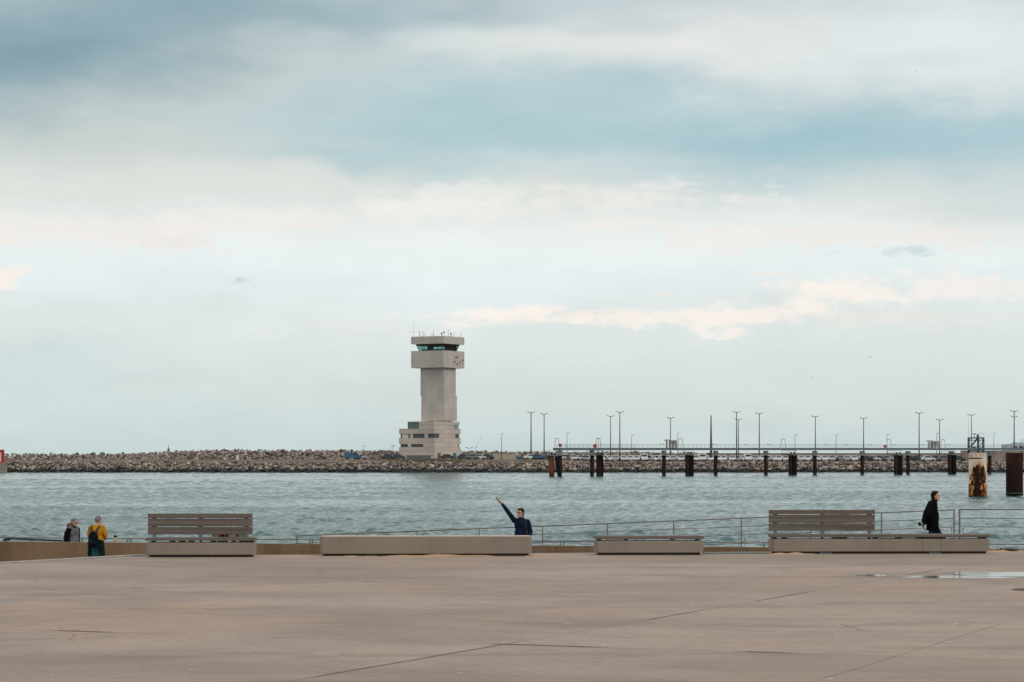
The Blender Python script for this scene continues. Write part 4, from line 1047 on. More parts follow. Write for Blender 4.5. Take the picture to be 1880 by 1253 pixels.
# ------------------------------------------------------------------ benches
def bench_axis(px0, py0, px1, py1):
    a = G(px0, py0); k = (px1 - 940) / F; t = math.tan(.03); L_ = (k * a.y - a.x) / (1 - k * t); return a, L_ / math.cos(.03), .03
def chamfer_block(mb, x0, x1, y0, y1, z0, z1, c=.07):
    mb.slab([(x0 + c, y0), (x1 - c, y0), (x1, y0 + c), (x1, y1 - c), (x1 - c, y1), (x0 + c, y1), (x0, y1 - c), (x0, y0 + c)], z0, z1)
def bench(name, lab, px0, py0, px1, py1, top_py, seat=True, back=None, blocks=(), feet=(), joints=(), cat='bench'):
    a, L_, rz = bench_axis(px0, py0, px1, py1); root = thing(name, lab, cat, a, rz); Y = a.y; s = F / Y; dep = .66
    H = (py0 - top_py) / s * 1.0
    zs = H - (.118 if seat else 0)       # top of concrete
    pz = .055
    m_ = MB()
    if joints:
        e = [0] + [L_ * j for j in joints] + [L_]
        for i, (p, q) in enumerate(zip(e, e[1:])):
            c = .07; x0 = p + (.0012 if i else 0); x1 = q - (.0012 if i < len(e) - 2 else 0)
            pts = [(x0 + (c if i == 0 else 0), 0), (x1 - (c if i == len(e) - 2 else 0), 0)]
            pts += [(x1, c), (x1, dep - c), (x1 - c, dep)] if i == len(e) - 2 else [(x1, dep)]
            pts += [(x0 + c, dep), (x0, dep - c), (x0, c)] if i == 0 else [(x0, dep)]
            m_.slab(pts, pz, zs)
    else: chamfer_block(m_, 0, L_, 0, dep, pz, zs)
    base = m_.build('concrete_base', M['bench_concrete'], root, .012)
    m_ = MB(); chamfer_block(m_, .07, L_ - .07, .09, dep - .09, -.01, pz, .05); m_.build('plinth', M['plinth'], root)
    for f in feet:
        m_ = MB(); x = L_ * f; m_.bounds((x - .14, .03, .0), (x + .14, .5, .025)); m_.bounds((x - .14, .03, .04), (x + .14, .5, pz - .002))
        for k in (-.11, 0, .11): m_.bounds((x + k - .025, .035, .025), (x + k + .025, .49, .04))
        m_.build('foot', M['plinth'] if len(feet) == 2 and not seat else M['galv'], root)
    if seat:
        m_ = MB(); n = 2; w = (dep + .03) / n
        for k in range(n): m_.bounds((-.004, -.015 + k * w, zs + .05), (L_ + .004, -.02 + (k + 1) * w - .03, H))
        m_.build('seat', M['wood'], root, .006)
        m_ = MB()
        for (x, wd) in blocks: m_.bounds((L_ * x - wd / 2, .06, zs + .001), (L_ * x + wd / 2, dep - .08, zs + .049))
        m_.build('seat_bearer', M['dark_steel'], root)
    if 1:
        m_ = MB(); chamfer_block(m_, .014, L_ - .014, .014, dep - .014, zs + .001, zs + .006, .09); m_.build('lit_top_face', M['skylit_top'], root)  # thin sheet over the concrete, its pale colour paints the skylight on top
    if back:
        x0, x1, rows, sup = back; yb = .5
        for (t0, t1, ex) in rows:
            m_ = MB(); z0, z1 = (py0 - t1) / s, (py0 - t0) / s
            Yb = (Y + yb) / Y; z0 = CZ - 2 - (t1 - HZ) / F * (Y + yb); z1 = CZ - 2 - (t0 - HZ) / F * (Y + yb)
            m_.bounds((L_ * x0, yb - .03, z0), (L_ * x1 + ex, yb + .03, z1)); m_.build('backrest_plank', M['wood'], root, .006)
        ztop = CZ - 2 - (rows[0][0] + 3 - HZ) / F * (Y + yb)
        for x in sup:
            m_ = MB(); m_.bounds((L_ * x - .03, yb + .031, zs), (L_ * x + .03, yb + .09, ztop)); m_.bounds((L_ * x - .045, yb - .028, H - .02), (L_ * x + .045, yb + .03, H + .16)); m_.build('back_support', M['galv'], root)
            for (t0, t1, ex), nx in zip(rows, rows[1:]):
                m_ = MB(); zc = CZ - 2 - ((t1 + nx[0]) / 2 - HZ) / F * (Y + yb); m_.bounds((L_ * x - .055, yb - .02, zc - .016), (L_ * x + .055, yb + .03, zc + .014))
                m_.build('bracket', M['dark_steel'], root)
    return root, L_, H
R3 = [(943.4, 951.5, 0), (952.6, 966.8, .0), (967.9, 981.6, .0)]
bA, LA, HA = bench('bench', 'grey plank bench with a backrest on a short concrete base, the left one', 267, 1023.6, 467.5, 1022.2, 988.2, True, (0, .966, R3, (.06, .485, .91)), [(.06, .05), (.235, .1), (.325, .12), (.41, .1), (.61, .1), (.70, .2), (.8, .08), (.88, .14), (.96, .14)])
bB, LB, HB = bench('concrete_block', 'long plain concrete block seat without planks', 587.3, 1021.6, 976.5, 1020.8, 985.7, False, None, (), (.243, .74), cat='block seat')
bC, LC, HC = bench('bench', 'backless grey plank bench on a concrete base between block and long bench', 1093, 1019.6, 1292, 1019.2, 985, True, None, [(.04, .1), (.29, .06), (.72, .06), (.95, .06)])
R4 = [(936.4, 944.5, 0), (945.5, 960.3, .0), (961.3, 974.8, .0)]
bD, LD, HD = bench('bench', 'longest plank bench with a backrest along only its left half', 1416.5, 1017.4, 1818, 1014.8, 982, True, (0, .488, R4, (.03, .247, .463)), [(.017, .08), (.065, .06), (.32, .3), (.485, .06), (.59, .1), (.68, .03), (.72, .3), (.775, .25), (.975, .12)], (.248, .748), (.69, .775))

# striped panel seen between seat and backrest of the left bench
def striped():
    root = thing('striped_bag', 'pale bag with dark red and yellow stripes on the left bench seat', 'bag', bA.matrix_world.translation, 0)
    bpy.context.view_layer.update()
    root.location = bA.location; root.rotation_euler = bA.rotation_euler
    n = NT('striped_cloth'); x, y, z = n.xyz(); t = n.math('DIVIDE', n.math('SUBTRACT', x, LA * .6), LA * .325)
    cr = n.N.new('ShaderNodeValToRGB'); cr.color_ramp.interpolation = 'CONSTANT'; n.L.new(t, cr.inputs[0])
    st = [(0, (.62, .46, .36)), (.16, (.22, .06, .02)), (.21, (.45, .30, .06)), (.23, (.04, .008, .012)), (.31, (.42, .26, .04)), (.36, (.04, .008, .014)), (.42, (.75, .6, .42)), (.45, (.4, .24, .05)), (.465, (.72, .6, .47)), (.65, (.05, .01, .01)), (.685, (.5, .2, .13)), (.74, (.7, .65, .55)), (.85, (.5, .44, .37)), (.93, (.7, .64, .56))]
    while len(cr.color_ramp.elements) < len(st): cr.color_ramp.elements.new(.5)
    for e, (p, c) in zip(cr.color_ramp.elements, st): e.position = p; e.color = (*c, 1)
    m_ = MB(); m_.bounds((LA * .6, .56, HA + .004), (LA * .925, .645, HA + .15)); m_.build('cover', n.done(cr.outputs[0], .9), root, .03)
    m_ = MB(); m_.bounds((LA * .592, .57, HA + .004), (LA * .598, .64, HA + .14)); m_.build('edge_binding', M['black'], root)
striped()

# drain grate by the ramp and manhole by the puddle
def grate():
    a, b = G(1294, 1017.6), G(1410, 1017.2); d = b - a; root = thing('drain_grate', 'slotted drain grate between the backless bench and the longest bench', 'drain', a, math.atan2(d.y, d.x)); L_ = d.length
    m_ = MB(); m_.bounds((0, 0, .002), (L_, .3, .012)); m_.build('channel', M['black'], root)
    m_ = MB(); m_.bounds((0, -.03, .002), (L_, -.001, .03)); m_.bounds((0, .301, .002), (L_, .33, .03))
    n = 30
    for i in range(n): x = L_ * (i + .5) / n; m_.bounds((x - .018, -.001, .013), (x + .018, .301, .028))
    m_.build('grating', M['galv'], root)
grate()
g = G(1899, 1083.5); root = thing('manhole_cover', 'dark round manhole cover below the puddle', 'manhole', g); mb = MB(); mb.tube((0, 0, 0), (0, 0, .006), .36, .36, 28); mb.build('cover', M['plinth'], root); mb = MB()
for i in range(28):
    a, b = 2 * math.pi * i / 28, 2 * math.pi * (i + 1) / 28; mb.bar((.385 * math.cos(a), .385 * math.sin(a), .004), (.385 * math.cos(b), .385 * math.sin(b), .004), .04, .012)
mb.build('rim', M['dark_steel'], root)

def weed():
    g = G(1850, 1012); root = thing('weed', 'small olive weed growing at the plaza edge on the right', 'plant', g); m_ = MB(); rr = random.Random(4)
    for _ in range(260):
        q = Vector((rr.gauss(0, .11), rr.gauss(0, .1), 0)); t = q + Vector((rr.gauss(0, .05), rr.gauss(0, .05), rr.uniform(.02, .07))); w = Vector((rr.gauss(0, 1), rr.gauss(0, 1), 0)).normalized() * .018; m_.add([q, (q + t) / 2 + w, t, (q + t) / 2 - w], [(0, 1, 2, 3)])
    m_.build('leaves', M['weed'], root)
    m_ = MB()
    for _ in range(14): m_.tube((rr.gauss(0, .1), rr.gauss(0, .08), -.01), (rr.gauss(0, .16), rr.gauss(0, .1), .1), .006, .003, 4)
    m_.build('stem', M['dry_grass'], root)
weed()

# ------------------------------------------------------------------ railings
def ramp_rail():
    pa, pb = P(542, 984.4, 70.4), P(1753, 936.3, 63.0); root = thing('ramp_railing', 'thin brown steel railing rising along the ramp behind the benches', 'railing', (pa.x, pa.y, ramp_z(pa.x))); o0 = root.location
    m_ = MB()
    for k in (0, .225, .45, .68): m_.tube(pa - o0 - Vector((0, 0, k)), pb - o0 - Vector((0, 0, k)), .015 if k == 0 else .009, None, 8)
    m_.build('rail', M['rail'], root)
    n = 10
    for i in range(n + 1):
        q = pa.lerp(pb, .003 + .996 * i / n); zb = ramp_z(q.x)
        m_ = MB(); m_.bounds((q.x - o0.x - .014, q.y - o0.y - .03, zb - o0.z), (q.x - o0.x + .014, q.y - o0.y + .03, q.z - o0.z)); m_.build('post', M['rail'], root)
        if i > 3 and i < 10:
            for s in (-1, 1):
                b = Vector((q.x - o0.x + s * .075, q.y - o0.y - .1, zb - o0.z)); h = .66
                m_ = MB(); m_.tube(b, b + Vector((0, 0, h)), .007, .007, 5); m_.ell(b + Vector((0, 0, h)), (.02, .02, .02), None, 8, 6); m_.build('stanchion', M['rail'], root)
ramp_rail()
def top_rail():
    pa, pb = P(1760.5, 936, 63.0), P(2300, 936, 62.0); zb = ramp_z(13); root = thing('landing_railing', 'level brown steel railing at the top of the ramp on the right', 'railing', (pa.x, pa.y, zb)); o0 = root.location; m_ = MB()
    for k in (0, .225, .45, .68): m_.tube(pa - o0 - Vector((0, 0, k)), pb - o0 - Vector((0, 0, k)), .015 if k == 0 else .009, None, 8)
    m_.build('rail', M['rail'], root)
    for i in range(4):
        q = pa.lerp(pb, i / 3 * .98 + .002) - o0; m_ = MB(); m_.bounds((q.x - .018, q.y - .03, 0), (q.x + .018, q.y + .03, q.z)); m_.build('post', M['rail'], root)
    for s in (-.21, .09):
        m_ = MB(); b = Vector((s, -.1, 0)); m_.tube(b, b + Vector((0, 0, .7)), .007, .007, 5); m_.ell(b + Vector((0, 0, .7)), (.022,) * 3, None, 8, 6); m_.build('stanchion', M['rail'], root)
top_rail()
def quay_rail():
    pa, pb = P(-160, 986.3, 84), P(1960, 1000.5, 75.5); root = thing('quay_railing', 'low steel railing along the far edge of the quay beyond the brown wall', 'railing', (pa.x, pa.y, QZ)); o0 = root.location; m_ = MB()
    m_.tube(pa - o0, pb - o0, .017, None, 8); m_.tube(pa - o0 - Vector((0, 0, .45)), pb - o0 - Vector((0, 0, .45)), .012, None, 8); m_.build('rail', M['rail'], root)
    for px in (-60, -53, 151, 234, 240.5, 400, 407, 568.5, 573.5, 800, 807, 1029, 1035, 1215, 1221, 1402, 1600, 1606, 1790, 1796):
        k_ = (px - 940) / F; t = (k_ * pa.y - pa.x) / ((pb.x - pa.x) - k_ * (pb.y - pa.y)); q = pa.lerp(pb, t) - o0; m_ = MB(); m_.bounds((q.x - .022, q.y - .03, -.02), (q.x + .022, q.y + .03, q.z)); m_.build('post', M['rail'], root)
quay_rail()
def barriers():
    for k, (px0, px1, Y, lab) in enumerate([(5, 113, 68.0, 'front dark steel crowd barrier of the stacked row beyond the wall'), (8.5, 113, 68.5, 'second dark steel crowd barrier from the front of the stacked row'), (12.5, 114, 69.0, 'rear dark steel crowd barrier of the stacked row beyond the wall')]):
        Y += 7; x0, x1 = X(px0, Y), X(px1, Y); z = QZ; h = Zp(988.8 + k * .2, Y) - z; root = thing('crowd_barrier', lab, 'barrier', (x0, Y, z), 0, 'stacked crowd barriers'); w = x1 - x0; c = .14
        m_ = MB(); m_.path([(0, 0, .1), (0, 0, h - c), (.03, 0, h - c * .4), (c * .6, 0, h - .02), (c * 1.2, 0, h), (w, 0, h - .07)], .026, 8); m_.path([(0, 0, .2), (w, 0, .2)], .02, 6); m_.path([(w, 0, .1), (w, 0, h - .07)], .026, 6); m_.build('frame', M['dark_steel'], root)
        m_ = MB()
        for i in range(1, 17): m_.tube((w * i / 17, 0, .2), (w * i / 17, 0, h - .04), .009, None, 5)
        m_.build('bars', M['galv'], root)
        m_ = MB(); m_.bounds((.1, -.25, 0), (.16, .25, .04)); m_.bounds((w - .16, -.25, 0), (w - .1, .25, .04)); m_.bounds((.12, -.02, .04), (.15, .02, .22)); m_.bounds((w - .15, -.02, .04), (w - .12, .02, .22)); m_.build('foot', M['dark_steel'], root)
barriers()
Y = 78; root = thing('bollard', 'squat beige post with a black top beyond the wall right of the yellow shirt man', 'post', (X(212, Y), Y, QZ)); h = Zp(985.5, Y) - QZ
mb = MB(); mb.slab([(-.075, -.07), (.075, -.07), (.075, .07), (-.075, .07)], 0, h - .03); mb.build('shaft', M['beige_paint'], root, .012); mb = MB(); mb.ell((-.01, 0, h), (.05, .05, .05)); mb.ell((.02, 0, h - .01), (.045, .04, .03)); mb.build('cap', M['black'], root)

# ------------------------------------------------------------------ people
DG = bpy.context
def fuse(name, mb, mat, parent, vox=.011, smooth=3):
    o = mb.build(name, mat, parent)
    r = o.modifiers.new('fuse', 'REMESH'); r.mode = 'VOXEL'; r.voxel_size = vox; r.use_smooth_shade = True
    s = o.modifiers.new('smooth', 'SMOOTH'); s.iterations = smooth; s.factor = .5
    dg = bpy.context.evaluated_depsgraph_get(); me = bpy.data.meshes.new_from_object(o.evaluated_get(dg)); o.modifiers.clear(); old = o.data; o.data = me; bpy.data.meshes.remove(old); me.name = name
    return o
V3 = Vector
def hand(mb, w, d, nrm, side, curl=.6, s=1.0):
    """wrist w, direction d, palm normal nrm (towards which fingers curl), side: direction of the thumb"""
    d, nrm = V3(d).normalized(), V3(nrm); nrm = (nrm - d * nrm.dot(d)).normalized(); t = d.cross(nrm) * side
    w = V3(w); Rm = Matrix((t, nrm, d)).transposed()
    mb.ell(w + d * .05 * s, (.042 * s, .018 * s, .056 * s), Rm)
    for i, (o, ln) in enumerate(((.03, .07), (.01, .08), (-.011, .074), (-.031, .058))):
        p = w + d * .09 * s + t * o * s; a = 0; L_ = ln * s
        for k, fr in enumerate((.45, .32, .26)):
            a += curl * (.5 + .35 * k + .06 * i); dd = d * math.cos(a) + nrm * math.sin(a); q = p + dd * L_ * fr; mb.cap(p, q, .0095 * s - k * .0008, .009 * s - k * .0008, 8); p = q
    p = w + d * .03 * s + t * .03 * s; dd = (d * .7 + t * .6 + nrm * .3).normalized(); q = p + dd * .045 * s; mb.cap(p, q, .012 * s, .0105 * s, 8); dd = (d + nrm * .35 + t * .1).normalized(); mb.cap(q, q + dd * .032 * s, .0105 * s, .009 * s, 8)

def person(label, loc, yaw, pose, mats, H=1.72, group=None, hair='short', glasses=False, coat_len=.8, collar=True, sleeves='long', legwear='long', fat=1.0):
    root = thing('person', label, 'person', loc, yaw, group); s = H / 1.72
    g = lambda k, d: V3(pose.get(k, d)) * s
    hipL, hipR = g('hipL', (.09, 0, .90)), g('hipR', (-.09, 0, .90)); kL, kR = g('kneeL', (.1, -.02, .49)), g('kneeR', (-.1, -.02, .49)); aL, aR = g('ankL', (.1, .02, .085)), g('ankR', (-.1, .02, .085))
    pel, bel, che = g('pelvis', (0, .0, .95)), g('belly', (0, -.01, 1.1)), g('chest', (0, .0, 1.29)); nk = g('neck', (0, .01, 1.46)); hd = g('head', (0, -.02, 1.605))
    shL, shR = g('shL', (.18, .01, 1.40)), g('shR', (-.18, .01, 1.40)); eL, eR = g('elL', (.25, .03, 1.12)), g('elR', (-.25, .03, 1.12)); wL, wR = g('wrL', (.25, -.06, .87)), g('wrR', (-.25, -.06, .87))
    hyaw, hpit = pose.get('head_yaw', 0), pose.get('head_pitch', 0); HR = Matrix.Rotation(hyaw, 3, 'Z') @ Matrix.Rotation(hpit, 3, 'X'); h_ = lambda v: hd + HR @ (V3(v) * s)
    B = MB()
    B.ell(pel, (.165 * s, .115 * s, .13 * s)); B.ell(bel, (.15 * s * fat, .11 * s * fat, .17 * s)); B.ell(che, (.175 * s, .12 * s, .19 * s)); B.cap(shL, shR, .062 * s); B.cap(nk - V3((0, 0, .06)), hd - V3((0, 0, .06)), .056 * s, .05 * s)
    for sh, el, wr in ((shL, eL, wL), (shR, eR, wR)): B.cap(sh, el, .052 * s, .04 * s); B.cap(el, wr, .04 * s, .027 * s)
    for hp, kn, an, toe in ((hipL, kL, aL, pose.get('toeL', (0, -.16, -.055))), (hipR, kR, aR, pose.get('toeR', (0, -.16, -.055)))): B.cap(hp, kn, .085 * s, .055 * s); B.cap(kn, an, .054 * s, .036 * s); B.cap(an - V3((0, -.03, .04)), an + V3(toe), .038 * s, .03 * s)
    # head and face
    B.ell(h_((0, .012, .03)), (.074 * s, .095 * s, .095 * s), HR); B.ell(h_((0, -.018, -.035)), (.06 * s, .07 * s, .085 * s), HR); B.ell(h_((0, -.07, -.095)), (.028 * s, .025 * s, .022 * s), HR)
    B.cap(h_((0, -.088, .022)), h_((0, -.108, -.022)), .011 * s, .016 * s, 8); B.cap(h_((-.02, -.083, -.058)), h_((.02, -.083, -.058)), .011 * s, None, 8); B.cap(h_((-.035, -.08, .04)), h_((.035, -.08, .04)), .012 * s, None, 8)
    for sg in (-1, 1): B.ell(h_((sg * .076, .012, -.008)), (.012 * s, .022 * s, .032 * s), HR)
    for k, side in (('handL', 1), ('handR', -1)):
        wr, el = (wL, eL) if side == 1 else (wR, eR); hp = pose.get(k, {}); hand(B, wr, hp.get('d', wr - el), hp.get('n', (-side, 0, 0)), hp.get('t', side), hp.get('curl', .5), s)
    fuse('body', B, M['skin'], root, .0085, 2)
    E = MB()
    for sg in (-1, 1): E.ell(h_((sg * .031, -.086, .018)), (.011 * s, .007 * s, .007 * s), HR)
    E.build('eye', M['eye'], root)
    # legs
    T_ = MB(); T_.ell(pel, (.18 * s * fat, .13 * s * fat, .14 * s))
    for hp, kn, an in ((hipL, kL, aL), (hipR, kR, aR)):
        T_.cap(hp, kn, .1 * s, .074 * s)
        if legwear == 'long': T_.cap(kn, an + V3((0, 0, .02)), .072 * s, .058 * s)
        else: T_.cap(hp.lerp(kn, .5), kn + V3((0, 0, .01)), .1 * s, .092 * s)
    fuse('trousers' if legwear == 'long' else 'shorts', T_, mats['legs'], root, .013, 4)
    for an, toe in ((aL, pose.get('toeL', (0, -.16, -.055))), (aR, pose.get('toeR', (0, -.16, -.055)))):
        K = MB(); K.cap(an - V3((0, -.04, .035)), an + V3(toe), .05 * s, .042 * s); K.cap(an, an - V3((0, -.02, .03)), .05 * s, .05 * s); fuse('shoe', K, mats.get('shoes', M['black']), root, .012, 2)
    # coat or shirt
    Ct = MB(); pad = mats.get('pad', .022); Ct.ell(che, ((.178 + pad) * s * fat, (.122 + pad) * s * fat, .2 * s)); Ct.ell(bel, ((.165 + pad) * s * fat, (.122 + pad) * s * fat, .2 * s)); Ct.cap(shL, shR, (.062 + pad * .8) * s)
    Ct.ell(nk - V3((0, 0, .05 * s)), (.11 * s, .09 * s, .075 * s))
    bot = V3((pel.x, pel.y, coat_len * s)); top = bel
    k = 14; ring = []
    for q, (rx, ry) in ((top, (.165 + pad, .122 + pad)), (pel, (.178 + pad, .13 + pad)), (bot, (.178 + pad * .8, .138 + pad * .8))):
        for i in range(k): t = 2 * math.pi * i / k; ring.append((q.x + rx * s * fat * math.cos(t), q.y + ry * s * fat * math.sin(t), q.z))
    Ct.add(ring, [(j * k + i, j * k + (i + 1) % k, (j + 1) * k + (i + 1) % k, (j + 1) * k + i) for j in range(2) for i in range(k)] + [tuple(range(k)), tuple(range(2 * k, 3 * k))])
    for sh, el, wr in ((shL, eL, wL), (shR, eR, wR)):
        Ct.cap(sh, sh.lerp(el, 1 if sleeves == 'long' else .75), (.058 + pad) * s, (.046 + pad) * s)
        if sleeves == 'long': Ct.cap(el, el.lerp(wr, .9), (.046 + pad) * s, (.034 + pad * .7) * s)
    fuse('coat' if sleeves == 'long' else 'shirt', Ct, mats['top'], root, .013, 4)
    if collar:
        C2 = MB(); n = 16; v = []
        nd = (hd - nk).normalized()
        for zz, rr in ((-.02, .085), (.055, .076)):
            for i in range(n): t = 2 * math.pi * i / n; v.append(nk + nd * zz * s + V3((rr * s * math.cos(t), rr * s * math.sin(t) * 1.05, -.02 * math.sin(t) * -1)))
        for zz, rr in ((-.02, .068), (.052, .062)):
            for i in range(n): t = 2 * math.pi * i / n; v.append(nk + nd * zz * s + V3((rr * s * math.cos(t), rr * s * math.sin(t) * 1.05, .02 * math.sin(t))))
        C2.add(v, [(i, (i + 1) % n, n + (i + 1) % n, n + i) for i in range(n)] + [(2 * n + (i + 1) % n, 2 * n + i, 3 * n + i, 3 * n + (i + 1) % n) for i in range(n)] + [(n + i, n + (i + 1) % n, 3 * n + (i + 1) % n, 3 * n + i) for i in range(n)], True); C2.build('collar', mats.get('collar', mats['top']), root)
    # hair
    Hr = MB(); rr = random.Random(hash(label) % 100 if False else len(label))
    Hr.ell(h_((0, .03, .05)), (.085 * s, .094 * s, .088 * s), HR); Hr.ell(h_((0, .058, .012)), (.081 * s, .068 * s, .07 * s), HR)
    if hair in ('short', 'full', 'long'):
        for _ in range(26):
            a = rr.uniform(0, 6.28); e = rr.uniform(.25, 1.3); v = V3((math.cos(a) * math.cos(e) * .08, math.sin(a) * math.cos(e) * .085 + .025, math.sin(e) * .088 + .05))
            if v.y < -.045 and v.z < .1: continue
            Hr.ell(h_(v), (.02 * s, .022 * s, .018 * s), HR, 8, 6)
    if hair in ('full', 'long'): Hr.ell(h_((0, -.04, .105)), (.066 * s, .045 * s, .03 * s), HR); Hr.ell(h_((0, .066, -.015)), (.074 * s, .052 * s, .058 * s), HR)
    if hair == 'long': Hr.ell(h_((0, .075, -.09)), (.08 * s, .05 * s, .09 * s), HR)
    fuse('hair', Hr, mats['hair'], root, .0085, 1)
    if glasses:
        Gm = MB()
        for sg in (-1, 1):
            pts = [h_((sg * .035 + .025 * math.cos(t), -.104, .016 + .019 * math.sin(t))) for t in [i * math.pi / 5 for i in range(11)]]; Gm.path(pts, .0035 * s, 5); Gm.tube(h_((sg * .06, -.102, .02)), h_((sg * .08, .01, .018)), .003 * s, None, 5)
        Gm.tube(h_((-.01, -.106, .02)), h_((.01, -.106, .02)), .003 * s, None, 5); Gm.build('glasses', M['black'], root)
    return root, dict(nk=nk, che=che, pel=pel, bel=bel, wR=wR, wL=wL, s=s)

navy = cloth('navy_cloth', (.006, .015, .034), .4); navy2 = cloth('dark_navy_cloth', (.008, .014, .028)); blackc = cloth('black_cloth', (.0035, .0035, .005), .4); jeans = cloth('blue_jeans', (.009, .02, .038)); greyc = cloth('grey_cloth', (.115, .115, .13))
hair_dk = cloth('dark_brown_hair', (.022, .013, .009), .4, 25); hair_gr = cloth('grey_hair', (.20, .19, .175), .25, 25); hair_bl = cloth('dull_blond_hair', (.13, .085, .045), .3, 25); hair_wh = cloth('cropped_grey_hair', (.17, .15, .145), .2, 30)
yellow = cloth('mustard_shirt', (.44, .195, .012), .22); teal = cloth('teal_shorts', (.028, .12, .14), .2); dkgreen = cloth('dark_green_cloth', (.005, .016, .013), .5)

# woman pointing, behind the concrete block
xw = X(957, 65.5)
pw, J = person('person with short dark hair, glasses and navy jacket raising one arm to the sky', (xw, 65.5, ramp_z(xw)), -.12,
     dict(shR=(-.185, .0, 1.41), elR=(-.36, -.05, 1.66), wrR=(-.515, -.09, 1.87), handR=dict(d=(-.75, -.1, .72), n=(0, -.5, -.6), t=-1, curl=.55), shL=(.175, .01, 1.38), elL=(.25, .05, 1.10), wrL=(.18, -.07, .90), handL=dict(d=(-.3, -.4, -.85), n=(-1, 0, 0), t=1, curl=.5),
          head=(-.02, -.03, 1.605), head_yaw=-.55, head_pitch=-.05), dict(top=navy, legs=jeans, hair=hair_dk, collar=navy2, pad=.014), 1.74, None, 'full', True, .86)
s = J['s']
mb = MB()
q = V3((-.515, -.09, 1.87)) * s + V3((-.10, -.02, .095)); mb.add(*(lambda a, b: ([a + V3((.02, 0, .008)), a - V3((.02, 0, .008)), b - V3((.012, 0, .004)), b + V3((.012, 0, .004)), a + V3((.02, .02, .008)), a + V3((-.02, .02, -.008)), b + V3((-.012, .02, -.004)), b + V3((.012, .02, .004))], [(0, 1, 2, 3), (7, 6, 5, 4), (0, 4, 5, 1), (2, 6, 7, 3), (1, 5, 6, 2), (0, 3, 7, 4)]))(q, q + V3((-.055, -.01, .08))))
o = mb.build('leaf', rough_mat('olive_leaf', (.16, .15, .03), (.25, .2, .05), 20, .7)); o.matrix_world = Matrix.Translation(pw.location) @ Matrix.Rotation(-.12, 4, 'Z'); tag(o, 'small olive green thing held up in the pointing hand', 'leaf')
mb = MB(); mb.path([J['nk'] + V3((.10, -.06, -.03)), J['che'] + V3((.13, -.125, .06)), J['bel'] + V3((.155, -.125, .05)), J['pel'] + V3((.18, -.1, .02))], .011, 6)
mb.build('bag_strap', cloth('brown_strap', (.07, .04, .03)), pw)

# man in black coat walking right (+X): local facing -Y turned by +90 deg
xm = X(1713.5, 62.7)
pm, J = person('person in a black coat and jeans walking right with hands clasped behind', (xm, 62.7, ramp_z(xm)), math.pi / 2,
     dict(hipL=(.09, 0, .9), hipR=(-.09, 0, .9), kneeL=(.09, -.23, .51), ankL=(.09, -.33, .11), kneeR=(-.09, .10, .49), ankR=(-.09, .36, .15), toeR=(0, -.12, -.09), pelvis=(0, .02, .95), belly=(0, .0, 1.1), chest=(0, .03, 1.3), neck=(0, -.02, 1.47), head=(0, -.06, 1.60),
          shL=(.18, .03, 1.41), shR=(-.18, .03, 1.41), elL=(.27, .15, 1.14), elR=(-.27, .15, 1.14), wrL=(.1, .25, .92), wrR=(-.08, .255, .89), handL=dict(d=(-.8, .2, -.5), n=(0, -1, 0), t=1, curl=.8), handR=dict(d=(.75, .25, -.45), n=(0, -1, 0), t=-1, curl=.8), head_pitch=-.12, head_yaw=-.1),
     dict(top=blackc, legs=jeans, hair=hair_dk, pad=.03), 1.715, None, 'full', False, .71)
root = thing('gloves', 'black bundle held behind the back of the man walking right', 'gloves', pm.location, math.pi / 2); mb = MB()
for d in ((-.02, .32, .88), (.03, .35, .91), (-.05, .36, .85), (.05, .33, .84), (0, .38, .88)): mb.ell(V3(d), (.026, .028, .022))
mb.cap((-.02, .30, .84), (-.04, .20, .70), .012, .010); fuse('bundle', mb, blackc, root, .01, 1)

# two walkers beyond the wall
xg = X(134.5, 75.5)
pg, J = person('grey haired person with glasses in a black and grey jacket walking beyond the wall', (xg, 75.5, QZ), math.pi / 2 - .55,
     dict(elL=(.25, .06, 1.12), wrL=(.2, -.06, .9), kneeL=(.09, -.14, .5), ankL=(.09, -.16, .1), ankR=(-.09, .22, .11), head=(0, -.05, 1.605), neck=(0, -.01, 1.46), head_pitch=.08, head_yaw=.1), dict(top=greyc, legs=navy2, hair=hair_gr, collar=blackc, pad=.035), 1.73, None, 'full', True, .78)
mb = MB()
for sg, e, w in ((-1, (-.25, .03, 1.12), (-.25, -.06, .87)), (1, (.25, .06, 1.12), (.2, -.06, .9))):
    sh = V3((sg * .185, .012, 1.395)); mb.cap(sh, e, .1, .088); mb.cap(e, V3(e).lerp(V3(w), .9), .088, .066)
mb.ell((0, .06, 1.2), (.23, .13, .3)); fuse('jacket_sleeve', mb, blackc, pg, .014, 4)
xh = X(127.5, 76.1)
ph, J = person('fair haired person in a dark coat half hidden behind the grey haired walker', (xh, 76.1, QZ), math.pi / 2 - .2,
     dict(kneeL=(.09, -.12, .5), ankL=(.09, -.14, .1), ankR=(-.09, .2, .11), head=(0, -.03, 1.6)), dict(top=cloth('charcoal_cloth', (.022, .027, .034)), legs=navy2, hair=hair_bl, pad=.05), 1.57, None, 'long', False, .74)

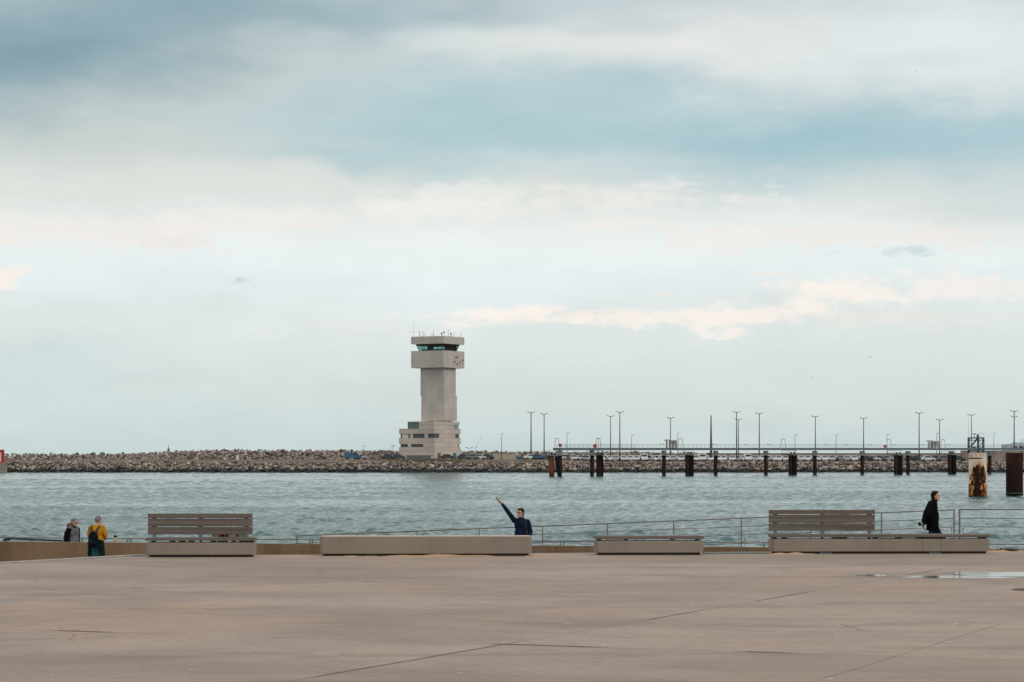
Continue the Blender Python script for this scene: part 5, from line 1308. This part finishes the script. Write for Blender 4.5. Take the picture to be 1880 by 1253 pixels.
# man in the yellow shirt, back to the camera
xy = X(178, 70)
py_, J = person('person in a mustard yellow shirt and teal shorts with back turned and head bowed', (xy, 70, ramp_z(xy)), math.pi - .3,
     dict(elL=(.27, -.03, 1.14), wrL=(.17, -.26, 1.06), elR=(-.29, -.02, 1.13), wrR=(-.15, -.27, 1.07), handL=dict(d=(-.6, -.6, .1), n=(-.5, .3, .6), t=1, curl=.6), handR=dict(d=(.6, -.6, .1), n=(.5, .3, .6), t=-1, curl=.6), head=(0, -.07, 1.585), neck=(0, 0, 1.46), head_pitch=.55),
     dict(top=yellow, legs=teal, hair=hair_wh, pad=.025), 1.76, None, 'short', False, .93, False, 'short', 'short', 1.1)
mb = MB()
mb.cap((.17, .05, 1.0), (.2, .08, .66), .08, .06); mb.cap((-.17, .05, 1.0), (-.21, .06, .60), .085, .075); mb.cap((.17, .10, 1.02), (-.17, .10, 1.02), .075); mb.ell((0, .06, 1.0), (.22, .16, .085)); mb.cap((-.12, .12, .95), (-.18, .1, .66), .06, .05)
fuse('tied_jacket', mb, dkgreen, py_, .014, 3)
root = thing('backpack', 'dark navy backpack with blue straps worn by the man in the yellow shirt', 'backpack', py_.location, math.pi - .3)
mb = MB(); mb.ell((0, .23, 1.1), (.16, .11, .22)); mb.ell((0, .25, .98), (.165, .12, .13)); mb.ell((0, .22, 1.24), (.12, .09, .1)); fuse('bag', mb, cloth('backpack_navy', (.004, .007, .014)), root, .014, 3)
mb = MB(); mb.ell((0, .325, 1.02), (.11, .05, .09)); fuse('front_pocket', mb, navy2, root, .012, 2)
bs = cloth('blue_strap', (.010, .055, .085))
for sg in (-1, 1):
    mb = MB(); pts = [V3((sg * .05, .24, 1.27)), V3((sg * .09, .19, 1.36)), V3((sg * .115, .1, 1.47)), V3((sg * .12, .01, 1.495)), V3((sg * .125, -.1, 1.44)), V3((sg * .14, -.17, 1.28)), V3((sg * .17, -.1, 1.08))]
    for a, b in zip(pts, pts[1:]): mb.cap(a, b, .026)
    fuse('strap', mb, bs, root, .012, 1)
mb = MB(); mb.box((.12, .35, 1.05), (.03, .01, .03)); mb.build('label_patch', M['white_paint'], root)
root = thing('phone', 'dark phone held in front by the man in the yellow shirt', 'phone', py_.location, math.pi - .3); mb = MB(); mb.box((0, -.36, 1.10), (.075, .012, .15), Matrix.Rotation(-.6, 3, 'X')); mb.build('case', M['black'], root, .004)
